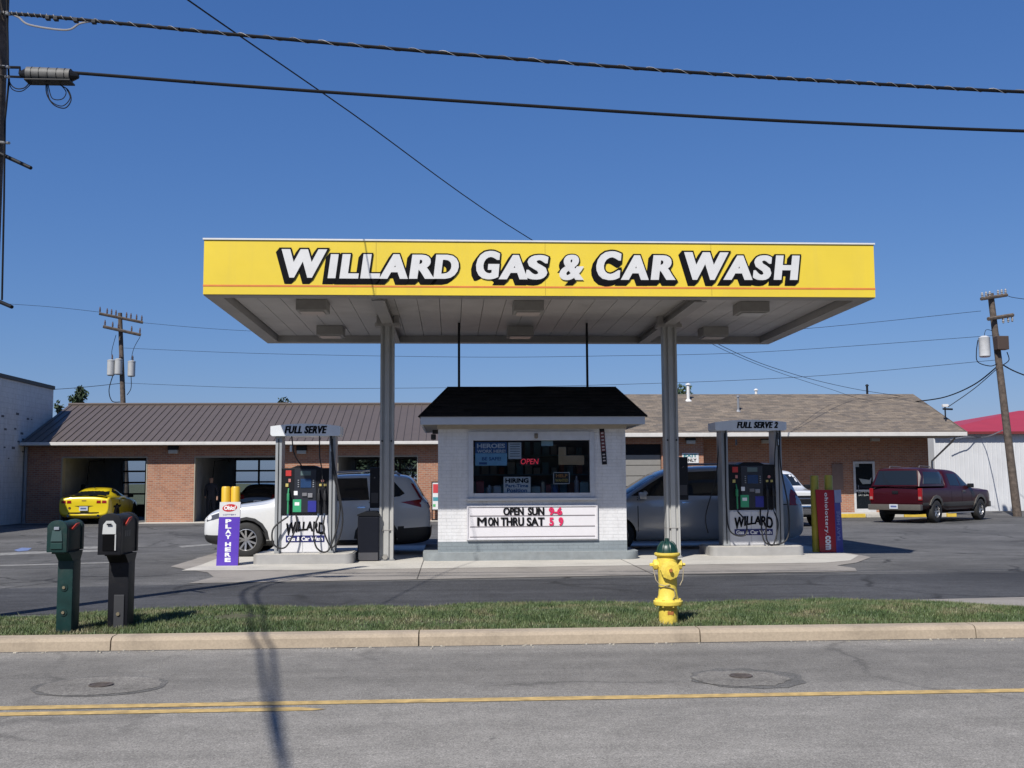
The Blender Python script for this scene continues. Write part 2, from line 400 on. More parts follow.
# concrete pad
pad = [(-4.05, 16.65), (-2, 16.75), (2.4, 17.15), (5.6, 17.45), (6.8, 17.5), (7.0, 18.1), (6.9, 18.7), (7.5, 19.3), (8.3, 20.6), (8.3, 26), (-5.2, 26), (-5.2, 20.0), (-4.6, 19.1), (-4.2, 18.6), (-3.9, 17.7)]
mb = MB(); mb.sheet([(x, y, .010) for x, y in pad]); struct('concrete_pad', mb, CONC)
padl = [(-4.75, 19.0), (-2, 18.85), (3, 19.1), (6.9, 19.3), (7.55, 19.75), (8.2, 21.0), (8.1, 25.5), (-4.9, 25.5), (-4.7, 20.2)]
mb = MB(); mb.sheet([(x, y, .014) for x, y in padl]); struct('pump_apron', mb, CONCL)
mb = MB()
for x in (-.55, 3.3): mb.box(x-.008, x+.008, 16.95, 26, .0145, .0155)
struct('pad_joint', mb, mat('joint_dark', (.10, .09, .08), .9))
# painted road lines
YP = mat('yellow_road_paint', (.56, .39, .15), .85, 0, .3, 11, dirt=.5)
mb = MB(); mb.sheet([(-80, 7.58, .004), (80, 7.58, .004), (80, 7.70, .004), (-80, 7.70, .004)])
mb.sheet([(-80, 7.385, .004), (-.95, 7.385, .004), (-.86, 7.42, .004), (-1.05, 7.495, .004), (-80, 7.495, .004)]); struct('road_marking', mb, YP)
# worn stall lines
WL = mat('worn_white_paint', (.27, .265, .25), .85, 0, .4, 7, dirt=.4)
mb = MB()
for pts in ([(0, 553), (30, 551.5), (118, 549), (118, 551), (30, 554), (0, 555.5)], [(0, 565), (110, 562), (110, 563), (0, 566.3)],
            [(60, 547.5), (120, 545.5), (150, 546), (90, 549)], [(178, 546), (212, 543.5), (212, 545), (182, 547.5)], [(196, 558), (215, 554), (215, 556), (200, 559.5)]):
    mb.sheet(gp(pts, .006))
struct('parking_marking', mb, WL)
mb = MB(); mb.sheet(gp([(14, 550), (22, 547.6), (32, 548), (28, 550.5), (18, 551.5)], .008)); struct('accessible_marking', mb, mat('faded_blue_paint', (.16, .22, .42), .85, 0, .3, 6))
# apron in front of brick building
mb = MB(); mb.sheet([(-12.4, 40.9, .012), (2.5, 40.9, .012), (2.5, 42.7, .012), (-12.0, 42.7, .012)]); mb.sheet([(-16.7, 42.0, .012), (-12.5, 42.0, .012), (-12.5, 42.7, .012), (-16.7, 42.7, .012)])
struct('building_apron', mb, CONCL)
mb = MB(); mb.box(9.9, 20.3, 42.0, 43.9, 0, .15, .02); struct('office_walkway', mb, CONCL)
# side walk to the right, beyond the grass
mb = MB(); mb.sheet(gp([(905, 600), (960, 598.5), (1150, 594), (1400, 600), (1400, 625), (1060, 621), (1010, 613), (960, 607)], .009)); struct('driveway_concrete', mb, CONC)
# patches around manholes
def blob(cx, cy, rx, ry, z, n=28, jit=.08, seed=1):
    q = random.Random(seed); return [(cx+rx*math.cos(2*math.pi*i/n)*(1+q.uniform(-jit, jit)), cy+ry*math.sin(2*math.pi*i/n)*(1+q.uniform(-jit, jit)), z) for i in range(n)]
PATCH = asphalt('patch_asphalt', (.225, .212, .19), .2, .4, .15)
PDK = asphalt('patch_edge', (.155, .15, .14), .2, .6, .2)
a = G(101, 686); b = G(741, 677)
mb = MB(); mb.sheet(blob(a.x-.0, a.y, .50, .42, .003, jit=.05, seed=3)); mb.sheet(blob(b.x+.03, b.y-.05, .46, .42, .003, jit=.12, seed=7)); struct('road_patch_rim', mb, PDK)
mb = MB(); mb.sheet(blob(a.x-.0, a.y, .455, .38, .006, jit=.05, seed=4)); mb.sheet(blob(b.x-.02, b.y-.08, .38, .33, .006, jit=.10, seed=9)); struct('road_patch', mb, PATCH)
IRON = mat('rusty_iron', (.12, .10, .09), .75, .3, .3, 20, .4, 60)
for nm, q, lb in (('manhole_cover', a, 'small iron valve cover in the round road patch near the mailboxes'), ('manhole_cover', b, 'small iron valve cover in the broken road patch before the hydrant')):
    mb = MB(); mb.lathe([(.09, 0), (.09, .012), (.08, .014), (.078, .010), (0, .010)], (q.x, q.y, .003), seg=24)
    for k in range(-2, 3): mb.box(q.x-.045, q.x+.045, q.y+k*.025-.006, q.y+k*.025+.006, .012, .0165)
    single(nm, mb, IRON, lb, 'manhole cover', origin=(q.x, q.y, 0))

# curb along the grass: single-part stones with joints
cx = [G(132, 640).x-3.0*k for k in (9, 6, 3, 2, 1)] + [G(x, 640).x for x in (132, 420, 697, 982)] + [G(982, 640).x+3.0*k for k in (1, 2, 3, 6)]
mb = MB()
for x0, x1 in zip(cx, cx[1:]):
    prof = [(x0+.006, 10.13, -.02), (x0+.006, 10.145, .085), (x0+.006, 10.165, .112), (x0+.006, 10.2, .122), (x0+.006, 10.34, .125), (x0+.006, 10.36, -.02)]
    mb.prism(prof, (x1-x0-.012, 0, 0))
struct('kerb', mb, CURB)
mb = MB(); mb.box(cx[0], cx[-1], 10.19, 10.33, -.02, .10); struct('kerb_joint', mb, mat('joint_dark', (.1, .09, .08)))

# grass verge
def gback(x):
    if x < -3.3: return 10.9+(13.0-10.9)*max(0, min(1, (x+6.8)/3.2))**.8 if x > -6.8 else 10.6
    if x > 5.6: return 13.0-(13.0-10.7)*min(1, (x-5.6)/1.6)**1.3
    return 13.05 + .10*math.sin(x*1.7)+.06*math.sin(x*4.3)
xs = [-6.9+.25*i for i in range(0, 62)]
mb = MB(); top = []
bot = [(x, 10.35, .10) for x in xs if x <= 7.3]
back = [(x, gback(x), .03) for x in xs if x <= 7.3]
for i in range(len(bot)-1):
    m1 = (bot[i][0], (bot[i][1]+back[i][1])/2, .11); m2 = (bot[i+1][0], (bot[i+1][1]+back[i+1][1])/2, .11)
    mb.sheet([bot[i], bot[i+1], m2, m1]); mb.sheet([m1, m2, back[i+1], back[i]])
bmesh.ops.remove_doubles(mb.bm, verts=mb.bm.verts, dist=.001)
struct('verge_soil', mb, mat('verge_soil', (.085, .085, .04), .95, 0, .35, 5))
def grass_blades(n):
    q = np.random.default_rng(5)
    X = q.uniform(-6.9, 7.3, n); U = q.uniform(0, 1, n)
    B = np.array([gback(x) for x in X]) + q.normal(0, .06, n); Yb = 10.36+U*(B-10.36)
    hz = np.where(U < .5, .10+.01*U*2, .11-.08*(U-.5)*2)
    dens = np.array([noise.noise(Vector((x*1.5, y*1.5, 0))) for x, y in zip(X, Yb)])
    keep = dens > q.uniform(-.75, .15, n); X, Yb, hz, dens = X[keep], Yb[keep], hz[keep], dens[keep]; n = len(X)
    H = (.022+.026*q.random(n)+.022*dens) * np.where(q.random(n) < .03, 1.6, 1); H = np.clip(H, .015, .085)
    ang = q.uniform(0, 2*np.pi, n); W = q.uniform(.0035, .007, n); lean = q.uniform(0, .9, n)*H; la = q.uniform(0, 2*np.pi, n)
    v = np.zeros((n, 3, 3)); dx, dy = np.cos(ang)*W, np.sin(ang)*W
    v[:, 0] = np.stack([X-dx, Yb-dy, hz], 1); v[:, 1] = np.stack([X+dx, Yb+dy, hz], 1)
    v[:, 2] = np.stack([X+lean*np.cos(la), Yb+lean*np.sin(la), hz+H], 1)
    me = bpy.data.meshes.new('grass'); me.vertices.add(n*3); me.vertices.foreach_set('co', v.ravel())
    me.loops.add(n*3); me.loops.foreach_set('vertex_index', np.arange(n*3, dtype=np.int32))
    me.polygons.add(n); me.polygons.foreach_set('loop_start', np.arange(0, n*3, 3, dtype=np.int32)); me.polygons.foreach_set('loop_total', np.full(n, 3, dtype=np.int32))
    me.update(calc_edges=True); me.validate()
    o = bpy.data.objects.new('grass', me); COL.objects.link(o)
    m, t, b = newmat('grass_blades'); tc = N(t, 'ShaderNodeTexCoord')
    n1 = noise_node(t, tc.outputs['Object'], 2.2, 4, .7); n2 = noise_node(t, tc.outputs['Object'], 70, 2)
    c = ramp(t, n1.outputs[0], [(.36, (.052, .088, .030)), (.5, (.092, .128, .046)), (.6, (.15, .15, .075)), (.7, (.24, .205, .12))]).outputs[0]
    c = mixc(t, .9, c, ramp(t, n2.outputs[0], [(.35, (.25,)*3), (.65, (.75,)*3)]).outputs[0], 'OVERLAY')
    t.links.new(c, b.inputs['Base Color']); b.inputs['Roughness'].default_value = .6
    b.inputs['Subsurface Weight'].default_value = 0
    me.materials.append(m); tag(o, 'short green grass growing along the kerb verge', 'grass', kind='stuff')
grass_blades(190000)
# loose leaves / litter as little bits on road edge
mb = MB(); q = random.Random(4)
for i in range(90):
    x = q.uniform(-4.2, 5.8); y = 10.12-abs(q.gauss(0, .06)); s_ = q.uniform(.006, .02)
    mb.box(x, x+s_, y-s_, y, .001, .001+s_*.5, rot=Matrix.Rotation(q.uniform(0, 3), 3, 'Z'))
tag(mb.build('gravel', mat('pale_grit', (.5, .46, .38), .9, 0, .3)), 'pale grit scattered in the gutter along the kerb', 'gravel', kind='stuff')

# ================================================================== CANOPY
cnp = thing('canopy', (1.6, 21, 0), 'yellow flat gas station canopy on two grey steel columns', 'canopy')
X0, X1, Y0, Y1, Z0, Z1 = -4.22, 7.46, 17.9, 24.2, 4.74, 5.71
mb = MB(); mb.box(X0, X1, Y0, Y0+.12, Z0, Z1-.028); mb.box(X0, X0+.12, Y0+.12, Y1, Z0, Z1-.028); mb.box(X1-.12, X1, Y0+.12, Y1, Z0, Z1-.028)
mb.box(X0+.12, X1-.12, Y1-.12, Y1, Z0, Z1-.028)
fascia = mb.build('fascia', YEL, cnp)
# panel seams on the fascia
mb = MB()
for x in (X0+2.92, X0+5.84, X0+8.76):
    mb = MB(); mb.box(x-.004, x+.004, Y0-.002, Y0+.01, Z0+.01, Z1-.05); mb.build('panel_seam', mat('seam_dark_yellow', (.5, .36, .03), .5), fascia)
mb = MB(); mb.box(X0-.02, X1+.02, Y0-.02, Y0+.14, Z1-.028, Z1); mb.box(X0-.02, X0+.14, Y0+.14, Y1+.02, Z1-.028, Z1); mb.box(X1-.14, X1+.02, Y0+.14, Y1+.02, Z1-.028, Z1); mb.box(X0+.14, X1-.14, Y1-.14, Y1+.02, Z1-.028, Z1)
mb.build('cap_trim', WHT, cnp)
mb = MB(); mb.box(X0-.004, X1+.004, Y0-.004, Y0+.1, Z0+.135, Z0+.165); mb.build('stripe', ORG, fascia)
# deck with pans
mb = MB(); n = 27; xa, xb = X0+.30, X1-.30; wd = (xb-xa)/n
mb.box(X0+.1, X1-.1, Y0+.1, Y1-.1, Z0+.22, Z0+.4)
for i in range(n):
    mb.box(xa+i*wd+.005, xa+(i+1)*wd-.005, Y0+.30, Y1-.30, Z0+.13, Z0+.2)
mb.build('deck', SOF, cnp)
mb = MB(); g = .16
mb.box(X0+.004, X0+.12+g, Y0+.02, Y1-.004, Z0-.014, Z0-.002); mb.box(X1-.12-g, X1-.004, Y0+.02, Y1-.004, Z0-.014, Z0-.002)
mb.box(X0+.12+g, X1-.12-g, Y0+.02, Y0+.12+g, Z0-.014, Z0-.002); mb.box(X0+.12+g, X1-.12-g, Y1-.12-g, Y1-.004, Z0-.014, Z0-.002)
mb.box(X0+.10+g, X0+.12+g, Y0+.12+g, Y1-.12-g, Z0-.0015, Z0+.2); mb.box(X1-.12-g, X1-.10-g, Y0+.12+g, Y1-.12-g, Z0-.0015, Z0+.2)
mb.box(X0+.12+g, X1-.12-g, Y0+.10+g, Y0+.12+g, Z0-.0015, Z0+.2); mb.box(X0+.12+g, X1-.12-g, Y1-.12-g, Y1-.10-g, Z0-.0015, Z0+.2)
mb.build('inner_gutter', SOFD, cnp)
CX = (-1.28, 4.41)
for cxx in CX:
    mb = MB(); mb.box(cxx-.11, cxx+.11, Y0+.30, Y1-.30, Z0-.05, Z0-.03); mb.box(cxx-.02, cxx+.02, Y0+.30, Y1-.30, Z0-.03, Z0+.10); mb.box(cxx-.11, cxx+.11, Y0+.30, Y1-.30, Z0+.10, Z0+.125)
    mb.build('beam', SOFD, cnp)
    c = MB()
    c.box(cxx-.135, cxx+.135, 20.9, 21.12, .02, Z0-.10); c.box(cxx-.045, cxx+.045, 20.865, 20.898, .02, Z0-.10)
    c.box(cxx-.135, cxx-.095, 20.86, 20.9, .02, Z0-.10); c.box(cxx+.095, cxx+.135, 20.86, 20.9, .02, Z0-.10)
    col = c.build('column', COLM, cnp)
    c = MB(); c.box(cxx-.25, cxx+.25, 20.86, 21.14, Z0-.10, Z0-.03); c.box(cxx-.22, cxx-.12, 20.9, 21.1, Z0-.03, Z0+.2); c.box(cxx+.12, cxx+.22, 20.9, 21.1, Z0-.03, Z0+.2); c.build('bracket', SOFD, col)
    c = MB(); c.box(cxx-.17, cxx+.17, 20.83, 21.15, .016, .035); [c.cyl((cxx+dx, 20.85, .03), (cxx+dx, 20.85, .06), .014) for dx in (-.14, .14)]; c.build('base_plate', GALV, col)
    c = MB(); c.box(cxx-.138, cxx+.138, 20.857, 21.123, .60, .608); c.build('seam_band', SOFD, col)
    c = MB(); c.cyl((cxx-.02, 20.86, .10), (cxx-.02, 20.80, .085), .045, .05, 14); c.build('drain_spout', CHROME, col)
    c = MB(); [c.cyl((cxx+dx, 20.862, 2.35), (cxx+dx, 20.84, 2.35), .018, seg=8) for dx in (-.09, .09)]; c.build('bolt', DARK, col)
for (px, py, yy) in ((313, 310, 0), (528, 311, 0), (751, 311, 0), (331, 332, 1), (520, 332, 1), (713, 333, 1)):
    Yf = (19.35, 22.6)[yy]; q = P(px, py, Yf)
    l = thing('canopy_light', (q.x, Yf, Z0+.13), ['large', 'rear'][yy]+' square '+('flood light under the canopy front, ' if yy == 0 else 'flood light under the canopy back, ')+{313: 'left of the left column', 528: 'middle one of the three', 751: 'near the right corner', 331: 'beside the left column', 520: 'middle one of the three', 713: 'right of the right column'}[px], 'canopy light', 'flood lights under the canopy')
    l['label'] = l['label'].replace('large square', 'boxy grey').replace('rear square', 'boxy grey')
    mb = MB(); mb.box(q.x-.28, q.x+.28, Yf-.27, Yf+.27, Z0-.07, Z0+.129, .02); mb.build('housing', mat('lamp_housing', (.42, .40, .37), .6), l)
    mb = MB(); mb.box(q.x-.22, q.x+.22, Yf-.20, Yf+.20, Z0-.09, Z0-.072, .008); mb.build('lens', mat('lamp_lens', (.5, .48, .45), .3), l)
# headline: every letter set one by one
fr = frontframe(Y0)
def letter(ch, u0, u1, v0, v1, side):
    ox = 260 if side == 0 else 540
    return (ch, ox+u0/3.657, ox+u1/3.657, 235+v0/3.657, 235+v1/3.657)
LET = [letter(*a) for a in [('W', 79, 246, 53, 157, 0), ('I', 248, 288, 71, 159, 0), ('L', 291, 362, 71, 160, 0), ('L', 367, 440, 71, 160, 0), ('A', 436, 541, 71, 161, 0), ('R', 545, 638, 73, 161, 0), ('D', 634, 727, 73, 161, 0),
       ('G', 790, 878, 59, 163, 0), ('A', 872, 978, 74, 163, 0), ('S', 970, 1055, 74, 164, 0),
       ('&', 70, 160, 73, 166, 1), ('C', 205, 298, 60, 166, 1), ('A', 294, 396, 75, 165, 1), ('R', 403, 494, 75, 165, 1),
       ('W', 527, 690, 64, 165, 1), ('A', 668, 775, 76, 165, 1), ('S', 776, 848, 75, 166, 1), ('H', 852, 950, 76, 165, 1)]]
def sign_letters(layer, mbq, off, dx, dz, m, lift):
    for ch, a, b_, c, d in LET:
        vs, fs, bb = glyphs(ch, BASE_OFF if ch != '&' else .022, .12)
        r = prect(a, b_, c, d, Y0)
        v2, f2, _ = glyphs(ch, off if ch != '&' else (.022 if off == BASE_OFF else .055), .12) if off != BASE_OFF else (vs, fs, bb)
        sx = (r[1]-r[0])/(bb[1]-bb[0]); sz = (r[3]-r[2])/(bb[3]-bb[2])
        B_ = .017; sx *= (r[1]-r[0]-2*B_)/(r[1]-r[0])
        for kk_, du in enumerate((-B_, -B_/2, 0, B_/2, B_)): mbq.addmesh([(r[0]+B_+(v[0]-bb[0])*sx+dx+du, Y0-lift-.0003*kk_, r[2]+(v[1]-bb[2])*sz+dz) for v in v2], f2, m)
BASE_OFF = .036
lets = MB()
for k in range(8): sign_letters(0, lets, .082, -.0085*k-.003, -.0105*k-.001, BLK, .004+.0018*(7-k))
lets.build('letter_shadow', BLK, fascia, recalc=False)
lets = MB(); sign_letters(1, lets, BASE_OFF, 0, 0, WHT, .022); lets.build('lettering', mat('white_letter_vinyl', (.80, .81, .82), .4, 0, .02), fascia, recalc=False)
# two thin posts between canopy and kiosk roof
for px, lb in ((459, 'thin dark conduit post over the left part of the kiosk roof'), (587, 'thin dark conduit post over the right part of the kiosk roof')):
    q = P(px, 350, 21.9); mb = MB(); mb.cyl((q.x, 21.9, 3.2), (q.x, 21.9, Z0+.27), .026, seg=10); mb.lathe([(.06, 0), (.06, .02), (.03, .03)], (q.x, 21.9, 3.30), seg=12)
    single('conduit_post', mb, DARK, lb, 'post', 'conduit posts over the kiosk', (q.x, 21.9, 3.2))

# ================================================================== KIOSK
KY = 20.9
KX0, KX1 = P(438, 500, KY).x, P(626.3, 500, KY).x
kk = thing('kiosk', ((KX0+KX1)/2, 22, 0), 'small white painted brick gas station kiosk with black shingle roof', 'kiosk')
KB = 23.6; zt = 2.62
wx0, wx1 = P(471, 460, KY).x, P(592, 460, KY).x; wz0, wz1 = P(530, 495, KY).z, P(530, 436.5, KY).z
zg = P(530, 541, KY).z
mb = MB()
mb.box(KX0, KX1, KY, KY+.2, zg, wz0); mb.box(KX0, wx0, KY, KY+.2, wz0, wz1); mb.box(wx1, KX1, KY, KY+.2, wz0, wz1); mb.box(KX0, KX1, KY, KY+.2, wz1, zt)
mb.box(KX0, KX0+.2, KY+.2, KB-.2, zg, zt); mb.box(KX1-.2, KX1, KY+.2, KB-.2, zg, zt)
mb.box(KX0, KX1, KB-.2, KB, zg, zt)
wallo = mb.build('wall', KBRICK, kk)
mb = MB(); mb.box(KX0-.002, KX1+.002, KY-.002, KB, .16, zg); mb.build('base_band', KGREY, kk)
# footing with rounded ends
FX0, FX1 = P(422.5, 557, 20.6).x, P(640.5, 557, 20.6).x
def stadium(x0, x1, y0, y1, r, n=6):
    pts = []
    for cx_, cy_, a0 in ((x1-r, y1-r, 0), (x0+r, y1-r, 90), (x0+r, y0+r, 180), (x1-r, y0+r, 270)):
        for i in range(n+1):
            t = R_(a0+90*i/n); pts.append((cx_+r*math.cos(t), cy_+r*math.sin(t)))
    return pts
mb = MB(); mb.prism([(x, y, .012) for x, y in stadium(FX0, FX1, 20.6, 23.9, .28)], (0, 0, .155), bev=.02)
mb.build('footing', mat('grey_painted_concrete', (.27, .30, .31), .7, 0, .15, 5, .3, 30, dirt=.25), kk, smooth=True)
# interior
mb = MB(); mb.box(KX0+.21, KX1-.21, KY+.21, KB-.21, .2, .25); mb.box(KX0+.21, KX1-.21, KB-.24, KB-.21, .26, 2.5); mb.box(KX0+.21, KX1-.21, KY+.21, KB-.25, 2.5, 2.54); mb.build('interior', DKRM, kk)
# window
mb = MB(); fx0, fx1 = P(468.5, 460, KY).x, P(594, 460, KY).x; fz0, fz1 = P(530, 498, KY).z, P(530, 431.5, KY).z
ix0, ix1 = P(473.3, 460, KY).x, P(589.7, 460, KY).x; iz0, iz1 = P(530, 493, KY).z, P(530, 440.3, KY).z
for (a_, b_, c_, d_) in ((fx0, ix0, fz0, fz1), (ix1, fx1, fz0, fz1), (ix0, ix1, fz0, iz0), (ix0, ix1, iz1, fz1)):
    mb.box(a_, b_, KY-.035, KY+.09, c_, d_, .006)
win = mb.build('window', mat('white_window_frame', (.62, .64, .68), .5), kk)
mb = MB(); mb.box(ix0, ix1, KY+.03, KY+.036, iz0, iz1); mb.build('pane', GLT, win)
mb = MB(); mb.box(fx0-.03, fx1+.03, KY-.07, KY-.001, fz0-.05, fz0-.002, .008); mb.build('sill', WHT, win)
q = P(536, 435.5, KY); mb = MB(); mb.lathe([(.03, 0), (.035, .05), (.02, .07)], (q.x, KY-.11, q.z-.03), 'Y', 12); mb.box(q.x-.035, q.x+.035, KY-.05, KY-.036, q.z-.05, q.z+.04); mb.build('camera_fixture', mat('tan_plastic', (.25, .2, .14)), win)
# eaves + mansard roof
EY = 20.5; ex0, ex1 = P(420.5, 420, EY).x, P(645, 420, EY).x
ez0, ez1 = P(530, 424.3, EY).z, P(530, 416.5, EY).z
mb = MB(); mb.box(ex0, ex1, EY, EY+.04, ez0, ez1); mb.box(ex0, ex0+.04, EY+.04, KB+.4, ez0, ez1); mb.box(ex1-.04, ex1, EY+.04, KB+.4, ez0, ez1); mb.box(ex0+.04, ex1-.04, KB+.36, KB+.4, ez0, ez1)
mb.build('fascia', mat('pale_fascia_board', (.66, .70, .76), .5, 0, .04), kk)
mb = MB(); mb.box(ex0+.04, ex1-.04, EY+.04, KB+.36, ez0+.02, ez0+.04)
mb.build('soffit', mat('beige_soffit', (.42, .38, .32), .7), kk)
mb = MB(); mb.box(KX0-.02, KX1+.02, KY-.03, KY-.001, ez0-.07, ez0+.015); mb.build('frieze_board', mat('beige_frieze', (.5, .46, .40), .6), kk)
ry = 21.55; rz = P(530, 388.5, ry).z; rx0, rx1 = P(447, 388, ry).x, P(616, 388, ry).x
rb = [(ex0-.03, EY-.03, ez1), (ex1+.03, EY-.03, ez1), (ex1+.03, KB+.43, ez1), (ex0-.03, KB+.43, ez1)]
rt = [(rx0, ry, rz), (rx1, ry, rz), (rx1, KB-.6, rz), (rx0, KB-.6, rz)]
mb = MB(); fs = [(0, 1, 5, 4), (1, 2, 6, 5), (2, 3, 7, 6), (3, 0, 4, 7), (4, 5, 6, 7), (3, 2, 1, 0)]
mb.addmesh(rb+rt, fs)
# courses of shingle butts give the roof a real stepped relief
for k in range(1, 9):
    t = k/9; e = lambda i: Vector(rb[i]).lerp(Vector(rt[i]), t)
    a, b = e(0), e(1); nrm = Vector((0, -.55, .83))
    a = a+(b-a)*.012; b = b-(b-a)*.012; mb.prism([a+nrm*.001, a+nrm*.012, a.lerp(Vector(rt[0]), .10)+nrm*.002], b-a)
mb.build('roof', SHK, kk)
mb = MB(); mb.tube([Vector(rt[0])+Vector((0, 0, .01)), Vector(rt[1])+Vector((0, 0, .01))], .03, 6); mb.tube([rt[0], rb[0]], .022, 6); mb.tube([rt[1], rb[1]], .022, 6); mb.build('ridge_cap', SHK, kk)
# left wall lamp
mb = MB(); q = P(434, 433, KY+.3); mb.box(q.x-.03, KX0-.001, KY+.2, KY+.3, q.z-.02, q.z+.06, .01); mb.box(q.x-.06, q.x+.04, KY+.16, KY+.3, q.z-.14, q.z-.03, .02); mb.build('wall_lamp', mat('lamp_black', (.03, .03, .03)), kk)
# letter board (a thing fixed on the wall)
lb = thing('letter_board', ((P(467, 520, KY).x+P(597, 520, KY).x)/2, KY-.03, P(530, 539.5, KY).z), 'white changeable letter board giving the opening hours, below the kiosk window', 'sign')
bx = prect(466.8, 597.5, 505.3, 539.5, KY)
mb = MB(); mb.box(bx[0]+.03, bx[1]-.03, KY-.045, KY-.004, bx[2]+.03, bx[3]-.03); mb.build('panel', mat('letter_board_white', (.82, .80, .83), .35, 0, .02), lb)
mb = MB(); [mb.box(*v, .004) for v in ((bx[0], bx[1], KY-.06, KY-.004, bx[2], bx[2]+.03), (bx[0], bx[1], KY-.06, KY-.004, bx[3]-.03, bx[3]), (bx[0], bx[0]+.03, KY-.06, KY-.004, bx[2]+.03, bx[3]-.03), (bx[1]-.03, bx[1], KY-.06, KY-.004, bx[2]+.03, bx[3]-.03))]; mb.build('frame', mat('board_frame', (.70, .69, .72), .4), lb)
mb = MB()
for py in (506.8, 515.4, 526.2, 536.3):
    z = P(530, py, KY).z; mb.box(bx[0]+.06, bx[1]-.06, KY-.053, KY-.0455, z-.008, z+.006)
mb.build('letter_rail', mat('rail_grey', (.25, .22, .23), .4), lb)
BF = frontframe(KY-.054)
mb = MB(); [text(mb, w_, prect(a_, b_, c_, d_, KY), BF, o_, bold=bo) for w_, a_, b_, c_, d_, o_, bo in (('OPEN', 503, 523.5, 507.3, 515, .015, .006), ('SUN', 527.5, 544, 507.3, 515, .015, .006), ('M', 477, 486.5, 517.2, 525.7, 0.0, .009),
    ('ON', 487.8, 498.3, 517.2, 525.7, .015, .006), ('THRU', 500.5, 523.8, 517.2, 525.7, .015, .006), ('SAT', 526.4, 544.3, 517.2, 525.7, .015, .006))]; mb.build('lettering', BLK, lb, recalc=False)
mb = MB(); text(mb, '9-6', prect(548.5, 562, 507.3, 515.0, KY), BF, .03, bold=.006); text(mb, '5 9', prect(549, 563, 517.2, 525.7, KY), BF, .03, space=1.3, bold=.006); mb.build('red_numbers', mat('red_vinyl', (.72, .03, .12), .4), lb, recalc=False)
# thin vertical price strip right of the window
q0, q1 = P(601.5, 426.5, KY), P(604.5, 464.5, KY)
st = thing('narrow_banner', (q1.x, KY-.02, q1.z), 'narrow black and dark red strip hanging right of the kiosk window', 'banner')
dv = (q1-q0); L_ = dv.length; dv.normalize(); sx = Vector((-dv.z, 0, dv.x)); 
if sx.x < 0: sx = -sx
def strip_piece(mb, t0, t1, hw, d):
    a = q0+dv*(L_*t0); b = q0+dv*(L_*t1); o = Vector((0, -d, 0))
    mb.prism([a-sx*hw+o, a+sx*hw+o, b+sx*hw+o, b-sx*hw+o], (0, .01, 0))
mb = MB(); strip_piece(mb, 0, 1, .05, .015); mb.build('backing', DARK, st)
mb = MB(); strip_piece(mb, .14, .66, .046, .018); mb.build('red_band', mat('dark_red_vinyl', (.13, .025, .03), .5), st)
mb = MB()
for t0 in (.16, .25, .34, .43, .52, .60, .72, .80, .88): strip_piece(mb, t0, t0+.035, .026, .0205)
mb.build('markings', mat('pale_print', (.5, .45, .45), .6), st)
# posters / clutter behind the window
PF = KY+.075
def panel(name, box, mname, col, label, cat, Y=PF, th=.004, texts=(), extra=(), emit=None):
    r = prect(*box, Y); t = thing(name, ((r[0]+r[1])/2, Y, r[2]), label, cat)
    mb = MB(); mb.box(r[0], r[1], Y, Y+th, r[2], r[3]); mb.build('sheet', mat(mname, col, .6, emit=emit), t)
    for nm2, bx2, m2 in extra:
        rr = prect(*bx2, Y); mb = MB(); mb.box(rr[0], rr[1], Y-.004, Y-.001, rr[2], rr[3]); mb.build(nm2, m2, t)
    for s_, bx2, m2, o2 in texts:
        mb = MB(); text(mb, s_, prect(*bx2, Y), frontframe(Y), o2, lift=.005, th=.001); mb.build('lettering', m2, t, recalc=False)
    return t
W2 = mat('poster_white', (.98, .98, .98), .6); BLU = mat('poster_blue', (.05, .16, .42), .5)
panel('window_poster', (475.2, 507, 442.2, 465.6), 'poster_sky_blue', (.36, .72, .98), 'light blue poster reading HEROES WORK HERE in the kiosk window', 'poster',
      texts=(('HEROES', (477, 505, 443.6, 448.2), W2, .04), ('WORK HERE!', (477, 505.5, 449.6, 452.8), W2, .03), ('BE SAFE!', (482, 501, 457, 460.5), BLU, .03)), extra=(('blue_band', (475.2, 507, 442.2, 453.3), BLU), ('wheel_print', (479, 487, 462.2, 464.6), BLU)))
panel('window_notice', (508.3, 521.3, 442.5, 459.0), 'notice_white', (.95, .97, .98), 'white printed notice taped inside the kiosk window', 'notice',
      extra=tuple(('print_line', (510, 519.8, 443.8+i*2.4, 444.5+i*2.4), mat('print_grey', (.25, .27, .3))) for i in range(6)))
panel('hiring_sign', (503.6, 530.6, 476.8, 492.9), 'hiring_white', (.98, .98, .98), 'white HIRING sign standing at the bottom of the kiosk window', 'sign',
      texts=(('HIRING', (505.3, 528.6, 478.2, 482.9), BLK, .04), ('Part-Time', (505.5, 528.2, 484.0, 487.3), BLU, .03), ('Position', (507, 527, 488.3, 492.3), BLU, .03)))
NEON = mat('neon_red', (.6, .05, .08), .4, emit=(1, .05, .1, .35))
t = thing('open_sign', tuple(P(529, 464.5, PF+.05)), 'red glowing OPEN sign hanging in the kiosk window', 'sign')
mb = MB(); text(mb, 'OPEN', prect(520.8, 538.5, 458.8, 464.2, PF+.05), frontframe(PF+.05), -.005, .15); mb.build('neon_letters', NEON, t, recalc=False)
mb = MB(); r = prect(519.5, 540, 457.6, 465.2, PF+.06); mb.box(r[0], r[1], PF+.06, PF+.07, r[2], r[3]); mb.build('backing', mat('open_backing', (.02, .02, .025)), t)
t = thing('cardboard', tuple(P(572, 465, PF+.02)), 'brown cardboard piece propped inside the right of the kiosk window', 'cardboard')
CB = mat('cardboard_tan', (.72, .48, .27), .85, 0, .1)
mb = MB()
